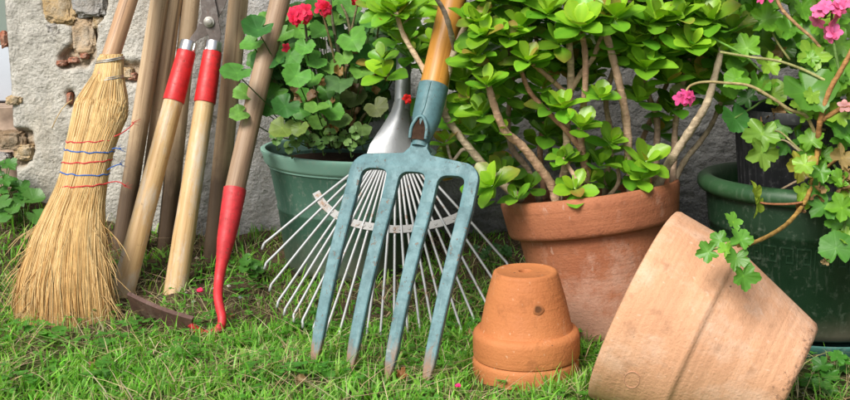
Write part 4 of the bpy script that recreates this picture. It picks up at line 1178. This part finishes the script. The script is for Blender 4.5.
for (x, y) in [(346, 136), (356, 132), (338, 141), (330, 134), (304, 134), (296, 140), (312, 140), (290, 146), (322, 143), (362, 138), (276, 138), (350, 145)]:   # clover-like weeds at the rim
    P = at(x, y, 1.815 + random.uniform(0, .04))
    for k in range(3):
        a = k * 2.1 + random.uniform(0, 1); o = V((cos(a), -.3, sin(a))) * .006
        radial_leaf(gf, P + o, V((cos(a) * .4, -.7, .6)), o, random.uniform(.0055, .008), 'round', .1, jitcol((.12, .22, .06), .2), ruffle=.03)
    gf_stalk(P + V((.004, .02, -.02)), P, V((0, -1, 1)))
for i in range(26):  # withered leaves low in the plant
    x = random.uniform(280, 385); y = random.uniform(52, 138); P = at(x, y, random.uniform(1.84, 1.95))
    radial_leaf(gf, P, V((random.gauss(0, .6), -.8, random.gauss(.2, .5))), V((random.gauss(0, 1), 0, -1)), random.uniform(.007, .015), 'round', .5, jitcol(random.choice([(.22, .12, .06), (.30, .17, .08), (.16, .09, .045), (.34, .2, .07)]), .2), ruffle=.25)
gf.build('foliage', M['ger'], ger, 180, gerO)
for pts in [[(330, 148, 1.95), (322, 110, 1.92), (310, 70, 1.88), (306, 30, 1.86), (304, 18, 1.85)], [(345, 148, 1.97), (346, 110, 1.95), (338, 76, 1.9), (331, 44, 1.87), (322, 12, 1.86)], [(320, 148, 1.95), (300, 118, 1.92), (288, 98, 1.90)], [(352, 148, 1.94), (362, 118, 1.9), (374, 108, 1.88)], [(340, 148, 1.95), (356, 100, 1.92), (372, 60, 1.9), (380, 20, 1.9)], [(310, 148, 1.95), (286, 100, 1.93), (262, 60, 1.92), (256, 36, 1.9)], [(336, 148, 1.9), (330, 130, 1.86), (322, 112, 1.83)], [(342, 100, 1.9), (350, 40, 1.88), (357, 6, 1.87)], [(345, 80, 1.9), (334, 30, 1.9), (330, -5, 1.9)], [(355, 60, 1.9), (348, 20, 1.9), (341, 4, 1.9)]]:
    stem_part([at(*p) for p in pts], .0034, .0016, M['bark'], ger, gerO, jitcol((.17, .15, .08), .3), 5, 8)
def petal_fan(mb, P, nrm, size, col, n=5):
    nrm = V(nrm).normalized(); o1 = nrm.orthogonal().normalized(); o2 = nrm.cross(o1); a0 = random.uniform(0, 6)
    for k in range(n):
        a = a0 + 2 * pi * k / n + random.uniform(-.15, .15); d = o1 * cos(a) + o2 * sin(a)
        obovate(mb, P, d + nrm * .35, nrm, size * random.uniform(.85, 1.1), size * random.uniform(.62, .8), .25, .1, mulc(jitcol(col, .12), .72), tip=mulc(jitcol(col, .14), 1.15), teeth=.02)
def flower_head(parent, O, px, py, d, spread, nfl, size, col, name='flower_head'):
    mb = MB(); c = at(px, py, d)
    for i in range(nfl):
        v = V((random.gauss(0, 1), random.gauss(-.5, .7), random.gauss(.2, .8))).normalized()
        P = c + V((v.x, v.y * .8, v.z * .8)) * spread * random.uniform(.6, 1)
        mb.col = (.12, .16, .05); mb.tube([c + V((0, .004, -.006)), c.lerp(P, .5), P], .0008, 5, cap=False)
        petal_fan(mb, P, v + V((0, -.5, .1)), size, col)
    return mb.build(name, M['petal'], parent, 180, O)
RED = (.80, .03, .11)
flower_head(ger, gerO, 301, 14, 1.845, .018, 7, .013, RED); flower_head(ger, gerO, 319, 8, 1.85, .014, 5, .013, RED)
flower_head(ger, gerO, 292, 20, 1.84, .008, 3, .012, RED); flower_head(ger, gerO, 357, 0, 1.87, .006, 2, .010, (.5, .012, .04)); flower_head(ger, gerO, 285, 47, 1.85, .002, 1, .009, RED)
flower_head(ger, gerO, 406, 99, 1.70, .003, 2, .008, (.6, .02, .02))

# ---- pink ivy-leaved geranium in the black pot
pkO = bpo.location + V((0, 0, bh - .015))
pk = thing('pink_geranium', 'straggly light green ivy leaved geranium with pink flowers and yellowing leaves at the black pot', 'plant', pkO)
pf = MB()
PC = [(.16, .38, .03), (.21, .45, .045), (.12, .31, .03), (.27, .46, .05)]
YEL = (.40, .36, .05); TAN = (.34, .22, .11); BRN = (.17, .085, .04)
def pk_leaf(x, y, r, d, tilt=None, col=None, fwd=None, style='ivy', cup=None, ruffle=None, edge=None):
    P = at(x, y, d)
    n = V((random.uniform(-.4, .4), -.9 + random.uniform(-.2, .3), .45 + random.uniform(-.2, .2))) if tilt is None else V(tilt)
    f = V((random.uniform(-.7, .7), -.1, random.uniform(-1, .5))) if fwd is None else V(fwd)
    radial_leaf(pf, P, n, f, r * 1.06 * pxm(d), style, random.uniform(.05, .25) if cup is None else cup, jitcol(col or random.choice(PC), .12), zone=.08, ruffle=random.uniform(.08, .2) if ruffle is None else ruffle, edge=edge)
for a in [(735, 118, 15, 1.60, (.3, -.8, .5), (.06, .21, .035), (.2, 0, -.9), 'round'), (762, 134, 19, 1.54, (-.1, -.9, .4), (.17, .33, .04), (-.1, 0, -1)), (762, 152, 18, 1.535, (.2, -.9, .2), (.20, .34, .045), (0, 0, -1)), (747, 48, 15, 1.62), (737, 66, 13, 1.63, None, None, None, 'round'),
          (806, 92, 24, 1.55, (-.1, -.8, .6), (.10, .27, .035), (.4, 0, -.8), 'round'), (812, 56, 17, 1.57), (838, 76, 19, 1.56), (840, 132, 20, 1.54, None, (.10, .27, .035)), (800, 166, 17, 1.52, (.2, -.9, .4), YEL, (-.3, 0, -1)), (842, 158, 15, 1.52, (.3, -.8, .5), (.42, .29, .12), (-.4, 0, -.8), 'ivy', .3, .2),
          (755, 194, 13, 1.47, (.85, -.5, .2), (.28, .38, .04), (.1, 0, 1)), (757, 206, 12, 1.47, (.8, -.6, -.1), (.24, .35, .04), (-.2, 0, -1)),
          (708, 252, 12, 1.23, (-.2, -.9, .4), (.12, .32, .04), (-.8, 0, -.2)), (733, 222, 11, 1.24, (.4, -.7, .5), (.14, .36, .04), (.4, 0, .9)), (720, 240, 11, 1.24, (-.2, -.8, .5), (.10, .29, .035), (-.5, 0, .5)), (741, 240, 13, 1.228, (.1, -.8, .6), (.12, .32, .04), (.3, 0, .6)), (736, 258, 13, 1.222, (0, -.9, .4), (.10, .28, .035), (-.2, 0, -1)), (743, 276, 15, 1.212, (.2, -.95, .2), (.11, .30, .035), (.1, 0, -1)), (726, 250, 9, 1.23),
          (836, 248, 16, 1.46, (-.2, -.9, .4), (.09, .26, .035), (-.1, 0, 1), 'round', .05, .05), (846, 236, 12, 1.47), (824, 206, 17, 1.48, (-.1, -.8, .6), (.08, .24, .035)), (842, 208, 16, 1.47), (835, 222, 12, 1.48, None, (.12, .3, .04)), (846, 186, 15, 1.50), (816, 188, 12, 1.50, None, (.1, .27, .04)),
          (812, 150, 16, 1.56), (830, 112, 16, 1.58), (782, 128, 11, 1.60), (802, 140, 13, 1.58, None, (.07, .21, .03)), (786, 146, 12, 1.60, None, (.06, .19, .03)), (790, 30, 15, 1.62), (765, 20, 16, 1.64), (820, 24, 17, 1.60), (842, 44, 17, 1.58), (744, 22, 15, 1.66, None, (.22, .30, .04)), (768, 64, 13, 1.63), (758, 84, 12, 1.62, None, None, None, 'round'), (776, 96, 12, 1.62), (748, 98, 11, 1.64, None, (.06, .18, .03)), (725, 14, 14, 1.66), (802, 8, 14, 1.63), (722, 34, 12, 1.68)]:
    pk_leaf(*a)
for i in range(190):
    x = random.uniform(716, 900); y = random.uniform(-70, 96) if i < 110 else random.uniform(60, 150)
    if i >= 110: x = random.uniform(796, 930)
    pk_leaf(x, y, random.uniform(10, 18), random.uniform(1.58, 1.86), None, mulc(random.choice(PC), random.uniform(.5, 1.0)), None, random.choice(['ivy', 'round']))
for i in range(34):      # leaves crowding the main stem
    x = random.uniform(796, 856); y = random.uniform(50, 215)
    pk_leaf(x, y, random.uniform(8, 14), random.uniform(1.53, 1.62) if y < 160 else random.uniform(1.48, 1.53))
for i in range(22):      # more of the plant to the right of the frame
    pk_leaf(random.uniform(850, 960), random.uniform(90, 230), random.uniform(12, 18), random.uniform(1.46, 1.6))
for (x, y, r, d) in [(842, 182, 9, 1.50), (838, 190, 10, 1.495), (846, 172, 8, 1.50), (812, 196, 8, 1.49), (798, 206, 7, 1.45), (818, 190, 7, 1.49), (846, 106, 9, 1.55), (776, 112, 9, 1.62), (790, 118, 8, 1.62), (768, 118, 8, 1.63), (816, 128, 8, 1.58), (782, 52, 8, 1.66), (826, 260, 5, 1.455)]:
    P = at(x, y, d); radial_leaf(pf, P, V((random.gauss(0, .6), -.8, random.gauss(.2, .5))), V((random.gauss(0, 1), 0, -1)), r * pxm(d), 'ivy', .7, jitcol(random.choice([TAN, BRN, (.26, .15, .08)]), .2), ruffle=.35)
pf.build('foliage', M['ivy'], pk, 180, pkO)
ORG = (.36, .19, .07); PALE = (.36, .36, .14); GRN = (.12, .22, .05)
for pts, r0, r1, c in [
    ([(815, 205, 1.60), (817, 175, 1.57), (818, 150, 1.555), (820, 122, 1.54), (829, 92, 1.535), (840, 72, 1.53), (852, 50, 1.53), (872, 10, 1.54)], .0046, .0032, ORG),
    ([(818, 148, 1.553), (813, 178, 1.52), (806, 200, 1.47), (790, 221, 1.39), (772, 234, 1.31), (752, 243, 1.245), (738, 246, 1.23)], .0036, .0020, (.42, .24, .06)),
    ([(752, 243, 1.245), (744, 250, 1.23), (748, 262, 1.22), (744, 272, 1.215)], .0018, .0012, (.40, .17, .08)), ([(748, 243, 1.244), (730, 246, 1.235), (712, 250, 1.235)], .0016, .001, GRN), ([(750, 243, 1.244), (742, 238, 1.24), (734, 226, 1.241)], .0016, .001, GRN),
    ([(822, 120, 1.54), (838, 110, 1.545), (858, 100, 1.55)], .0040, .003, ORG),
    ([(772, -20, 1.60), (780, 6, 1.60), (796, 24, 1.59), (812, 38, 1.585), (824, 52, 1.58)], .0028, .0020, (.46, .27, .13)),
    ([(720, 52, 1.60), (750, 57, 1.59), (778, 61, 1.58), (804, 70, 1.565), (828, 82, 1.545)], .0019, .0022, PALE),
    ([(684, 96, 1.575), (690, 86, 1.575), (704, 82, 1.57), (726, 83, 1.56), (750, 86, 1.55), (772, 98, 1.545), (790, 110, 1.545), (806, 116, 1.55), (818, 140, 1.555)], .0016, .0028, (.42, .36, .17)),
    ([(840, 74, 1.53), (835, 50, 1.54), (832, 24, 1.55), (832, 10, 1.55)], .0022, .0018, GRN),
    ([(816, 160, 1.55), (800, 150, 1.55), (780, 132, 1.56), (768, 134, 1.55)], .0018, .0014, PALE), ([(816, 165, 1.55), (800, 152, 1.545), (782, 140, 1.545), (764, 152, 1.54)], .0016, .0014, (.4, .33, .2)),
    ([(806, 202, 1.47), (790, 204, 1.475), (770, 204, 1.475), (757, 202, 1.475)], .0018, .0014, (.36, .15, .07)),
    ([(818, 176, 1.56), (826, 168, 1.55), (836, 160, 1.53)], .0026, .002, ORG), ([(735, 118, 1.60), (752, 108, 1.62), (770, 100, 1.63), (800, 120, 1.6)], .0016, .0018, GRN),
    ([(836, 256, 1.465), (838, 240, 1.47), (846, 220, 1.48), (848, 190, 1.50), (834, 165, 1.53)], .0016, .002, GRN), ([(830, 170, 1.56), (800, 180, 1.57), (780, 190, 1.58)], .0022, .0016, (.4, .3, .2)),
    ([(690, 26, 1.62), (716, 40, 1.61), (742, 54, 1.60), (760, 70, 1.60)], .0019, .0016, (.16, .34, .05)), ([(790, 60, 1.63), (776, 40, 1.64), (768, 20, 1.65)], .0018, .0014, PALE), ([(825, 130, 1.56), (800, 128, 1.60), (786, 120, 1.62), (770, 116, 1.63)], .002, .0014, (.28, .2, .11))]:
    stem_part([at(*p) for p in pts], r0, r1, M['bark'], pk, pkO, jitcol(c, .1), 6, 9, r0 > .003)
PINK = (.80, .10, .36)
flower_head(pk, pkO, 684, 98, 1.57, .009, 4, .012, PINK)
flower_head(pk, pkO, 826, 14, 1.54, .020, 8, .0125, (.80, .16, .42)); flower_head(pk, pkO, 846, 6, 1.54, .016, 5, .0125, (.80, .16, .42)); flower_head(pk, pkO, 834, 34, 1.545, .006, 2, .013, (.78, .14, .4)); flower_head(pk, pkO, 766, -2, 1.6, .006, 2, .011, PINK)
flower_head(pk, pkO, 846, 106, 1.53, .006, 2, .010, (.62, .32, .34))

# ------------------------------------------------------------------ lawn
def footprints(x, y):
    ok = np.ones_like(x, bool)
    for (cx, cy, r) in [(sc.x, sc.y, .075), (bp.x, bp.y, .10), (gp.x, gp.y, .112), (dp.x, dp.y, .15)]:
        ok &= (x - cx) ** 2 + (y - cy) ** 2 > r * r
    # the pale pot's belly
    for k in range(8):
        c_ = rimc + ax * LP * k / 7; rr_ = (RT + (.078 - RT) * k / 7)
        ok &= ~((np.abs((x - c_.x)) < .03) & (np.abs(y - c_.y) < rr_ * .62))
    return ok
def pat(x, y, f, ph=0):
    return (np.sin(x * f + 1.7 * np.sin(y * f * .7 + ph) + ph) * np.sin(y * f * 1.13 + 1.9 * np.sin(x * f * .6 + 2 * ph)) + 1) / 2
def blades(n, xr, yr, hmin, hmax, wmin, wmax, lean, cols, name, dens=None, ygrow=True, mat='grass'):
    x = rng.uniform(*xr, n); y = rng.uniform(*yr, n)
    keep = footprints(x, y)
    if dens is not None: keep &= rng.random(n) < dens(x, y)
    x = x[keep]; y = y[keep]; n = len(x)
    cl_ = pat(x, y, 23, 1.0) * .5 + pat(x, y, 51, 2.0) * .5
    h = rng.uniform(hmin, hmax, n) * (.65 + .7 * cl_)
    w_ = rng.uniform(wmin, wmax, n)
    az = rng.uniform(0, 2 * pi, n); ln = np.abs(rng.normal(lean, lean * .5, n)); az2 = az + rng.normal(0, .6, n)
    tx = cos_(az); ty = sin_(az); bx = cos_(az + pi / 2 + rng.normal(0, .8, n)); by = sin_(az + pi / 2)
    z0 = gz(x, y) - .004
    V_ = np.zeros((n, 4, 2, 3)); col = np.zeros((n, 4, 2, 3))
    ci = rng.integers(0, len(cols), n); base = np.array(cols)[ci] * (1 + rng.normal(0, .16, (n, 1))) * (1 + rng.normal(0, .06, (n, 3)))
    base = np.clip(base, .004, 1)
    for k, t in enumerate((0, .4, .75, 1.0)):
        wd = w_ * (1, .95, .62, .08)[k] * .5
        hz = h * (t - .25 * np.minimum(ln, 1.6) * t * t * .9); off = h * ln * t ** 1.8 * .75
        cx = x + tx * off; cy = y + ty * off
        for j, sg in enumerate((-1, 1)):
            V_[:, k, j, 0] = cx + bx * wd * sg; V_[:, k, j, 1] = cy + by * wd * sg; V_[:, k, j, 2] = z0 + np.maximum(hz, .001)
            col[:, k, j] = base * (.75, .95, 1.08, 1.2)[k]
    b0 = np.arange(n)[:, None] * 8
    q = np.concatenate([np.stack([b0 + 2 * k, b0 + 2 * k + 1, b0 + 2 * k + 3, b0 + 2 * k + 2], -1) for k in range(3)], 1).reshape(-1, 4)
    o = fast_mesh(name, V_.reshape(-1, 3), q, col.reshape(-1, 3), M[mat]); o['kind'] = 'stuff'; return o
cos_ = np.cos; sin_ = np.sin
GR = [(.19, .46, .05), (.15, .41, .04), (.23, .52, .06), (.12, .34, .04), (.26, .50, .09), (.32, .50, .13)]
def dl(x, y):
    patch = pat(x, y, 13, .4) * .6 + pat(x, y, 31, 2.2) * .4
    near = 1 - .80 * sstep(1.58, 1.86, y) 
    bare = np.clip((patch - .12) * 2.2, .16, 1)
    right = 1 - .9 * sstep(.42, .5, x) * sstep(1.3, 1.42, y)
    hb = ground_px(165, 330); bb = ground_px(65, 330); near = near * (1 - .8 * np.exp(-(((x - bb.x) / .09) ** 2 + ((y - bb.y) / .05) ** 2))); return near * bare * right * (1 - .75 * np.exp(-(((x - hb.x) / .10) ** 2 + ((y - hb.y) / .05) ** 2)))
o = blades(76000, (-1.05, 1.05), (1.12, 2.15), .013, .032, .0014, .0036, .8, GR, 'grass', dl)
tag(o, 'short bright green lawn grass around the tools and pots', 'grass', None, 'stuff')
o = blades(5200, (-1.0, .6), (1.12, 2.05), .016, .034, .0036, .0062, 1.5, GR, 'broad_grass', dl)
tag(o, 'broad flattened grass blades lying across the short lawn', 'grass', None, 'stuff')
def dd(x, y): return np.clip(.25 + .9 * (1 - (pat(x, y, 13, .4) * .6 + pat(x, y, 31, 2.2) * .4)) - .3 * sstep(1.75, 2.0, y), 0, 1)
o = blades(15000, (-1.05, 1.05), (1.12, 2.12), .016, .05, .0008, .0018, 2.1, [(.56, .46, .27), (.46, .37, .2), (.64, .55, .36), (.36, .28, .14), (.32, .33, .13)], 'dry_grass', dd, mat='drygrass')
tag(o, 'dry straw coloured grass lying between the green blades', 'dry grass', None, 'stuff')
# longer tufts
def dt(x, y):
    m = np.zeros_like(x)
    for (px_, py_, rad) in [(275, 338, .05), (300, 300, .06), (470, 372, .03), (600, 398, .03), (455, 330, .05), (12, 250, .08), (16, 215, .07), (250, 270, .05), (190, 345, .05), (560, 395, .05), (500, 300, .05), (10, 300, .08), (150, 375, .06), (330, 370, .06), (420, 345, .05), (240, 385, .05), (690, 396, .02), (10, 340, .05)]:
        p = ground_px(px_, py_); m = np.maximum(m, np.exp(-((x - p.x) ** 2 + ((y - p.y)) ** 2) / rad ** 2))
    return m * .8
o = blades(16000, (-1.0, .6), (1.2, 2.1), .026, .052, .0014, .0032, .6, GR, 'tall_grass', dt)
tag(o, 'longer green grass tufts standing between the tines and along the pots', 'grass', None, 'stuff')
# clover and broad weeds
cv = MB()
def weed(x, y, R, h, col, style='round', lay=1.0):
    P = V((x, y, float(gz(x, y)) + h))
    radial_leaf(cv, P, V((random.gauss(0, .35), random.gauss(-.25, .3), lay)), V((random.gauss(0, 1), random.gauss(0, 1), 0)), R, style, .1, jitcol(col, .2), ruffle=.06)
def small_leaf(x, y, R, h, col):
    P = V((x, y, float(gz(x, y)) + h)); a = random.uniform(0, 6.3)
    for k in range(3):
        d = V((cos(a + k * 2.1), sin(a + k * 2.1), random.uniform(0, .3)))
        obovate(cv, P, d, V((0, 0, 1)), R * 1.5, R * 1.35, .1, -.1, jitcol(col, .18), teeth=0)
cl_px = [(330, 375), (60, 345), (120, 345), (20, 340), (30, 300), (110, 350), (240, 300), (205, 330), (180, 360), (270, 385), (310, 330), (470, 330), (95, 385), (150, 330), (15, 385)]
for i in range(2600):
    x = random.uniform(-.85, .62); y = random.uniform(1.2, 1.95)
    if not footprints(np.array([x]), np.array([y]))[0]: continue
    if pat(x, y, 17, 3.3) < .62 and random.random() < .75: continue
    small_leaf(x, y, random.uniform(.003, .006), random.uniform(.008, .024), (.10, .32, .04))
for (px_, py_) in cl_px:
    p = ground_px(px_, py_)
    for k in range(10): small_leaf(p.x + random.gauss(0, .02), p.y + random.gauss(0, .025), random.uniform(.005, .008), random.uniform(.008, .026), (.08, .28, .04))
    for k in range(2): weed(p.x + random.gauss(0, .02), p.y + random.gauss(0, .02), random.uniform(.006, .011), random.uniform(.01, .022), (.08, .24, .03))
o = cv.build('clover', M['grass'], None, 180); tag(o, 'small clover and broad leaved weeds spread through the lawn', 'clover', None, 'stuff')

# single weeds at the wall and beside the pots
def weed_plant(px, py, label, leaves, col, group=None, d=None, style='ivy', h=.03, spread=.03, R=.012):
    p = ground_px(px, py) if d is None else at(px, py, d)
    p.z = float(gz(p.x, p.y))
    t = thing('weed', label, 'weed', p, None, group); mb = MB(); st_ = MB()
    for i in range(leaves):
        a = random.uniform(0, 6.3); q = V((cos(a) * spread * random.uniform(.2, 1), sin(a) * spread * random.uniform(.2, 1) - .005, h * random.uniform(.3, 1.1)))
        radial_leaf(mb, q, V((q.x * 12, -.6, 1)), V((cos(a), sin(a), 0)), R * random.uniform(.7, 1.2), style, .1, jitcol(col, .15), ruffle=.07)
        st_.col = (.1, .2, .04); st_.tube([(0, 0, -.005), (q.x * .5, q.y * .5, q.z * .7), q], .0009, 5, cap=False)
    mb.build('leaves', M['ivy'], t, 180); st_.build('stalks', M['ivy'], t, 180)
weed_plant(836, 382, 'small lobed green weed in the shade beneath the dark green pot', 7, (.07, .24, .03), h=.03, spread=.035, R=.014)
weed_plant(822, 394, 'pale lobed weed leaves at the foot of the tipped pale pot', 6, (.09, .26, .04), h=.02, spread=.03, R=.011)
weed_plant(6, 205, 'leafy green weed at the wall corner below the doorstep', 12, (.06, .19, .03), h=.075, spread=.04, R=.017)
weed_plant(24, 222, 'low broad weed leaves between the broom and the wall', 9, (.08, .21, .04), style='round', h=.04, spread=.06, R=.018)
weed_plant(492, 255, 'dark low weed behind the rake beside the big planter', 9, (.03, .09, .02), h=.04, spread=.04, R=.012, d=1.95)
weed_plant(252, 280, 'small green weed beside the red hoe and the teal pot', 8, (.07, .2, .03), style='round', h=.04, spread=.03, R=.010)

# fallen petals, a dead leaf, clods
def petal(px, py, col, label, sz=.009):
    p = ground_px(px, py); mb = MB()
    for k in range(2): obovate(mb, (0, 0, .014 + .002 * k), V((random.gauss(0, 1), random.gauss(-.5, .5), .3)), V((0, -.6, 1)), sz, sz * .85, .2, .15, col, teeth=0)
    o = mb.build('petal', M['petal'], None, 180); o.location = p; tag(o, label, 'petal')
petal(197, 299, (.70, .03, .13), 'fallen crimson petal between the shears and the hoe', .011)
petal(455, 397, (.75, .03, .2), 'fallen pink petal in the grass in front of the fork', .008)
p = ground_px(401, 384); mb = MB(); radial_leaf(mb, (0, 0, .012), V((.2, -.6, .8)), V((1, 0, 0)), .010, 'ivy', .6, (.30, .13, .05), ruffle=.4)
o = mb.build('dead_leaf', M['ger'], None, 180); o.location = p; tag(o, 'curled brown dead leaf at the fork tips', 'leaf')

for i, (px, py, lab) in enumerate([(232, 322, 'curled tan dead leaf in the grass right of the hoe socket'), (470, 340, 'brown dead leaf between the rake tines and the upturned pots'), (95, 372, 'small tan dead leaf on the lawn in front of the broom'), (300, 388, 'pale crumpled dead leaf on the lawn in front of the rake'), (790, 372, 'brown dead leaf under the tipped pale pot')]):
    p = ground_px(px, py); mb = MB(); radial_leaf(mb, (0, 0, .010), V((random.gauss(0, .3), -.5, .8)), V((random.gauss(0, 1), random.gauss(0, 1), 0)), random.uniform(.006, .010), 'ivy', .5, jitcol((.30, .17, .075), .25), ruffle=.35)
    o = mb.build('dead_leaf', M['ger'], None, 180); o.location = p; tag(o, lab, 'leaf')
cr = MB()
for i in range(900):
    x = random.uniform(-.9, .75); y = random.uniform(1.3, 2.1)
    if y < 1.7 and random.random() < .8 and x < .42: continue
    r = abs(random.gauss(0, .0028)) + .0012; z = float(gz(x, y)) + r * .3
    k0 = len(cr.v); cr.col = jitcol((.13, .095, .06) if random.random() < .8 else (.36, .33, .29), .35)
    ring = []
    for (a, b, c) in ((1, 0, 0), (0, 1, 0), (-1, 0, 0), (0, -1, 0)):
        ring.append(cr.vert((x + a * r * random.uniform(.7, 1.3), y + b * r * random.uniform(.7, 1.3), z + random.uniform(-.2, .2) * r)))
    t_ = cr.vert((x, y, z + r * .8)); b_2 = cr.vert((x, y, z - r * .8))
    for q in range(4): cr.f.append((ring[q], ring[(q + 1) % 4], t_)); cr.f.append((ring[(q + 1) % 4], ring[q], b_2))
o = cr.build('soil_crumbs', M['drygrass'], None, 0); tag(o, 'crumbs of earth and grit scattered on the bare soil', 'soil', None, 'stuff')
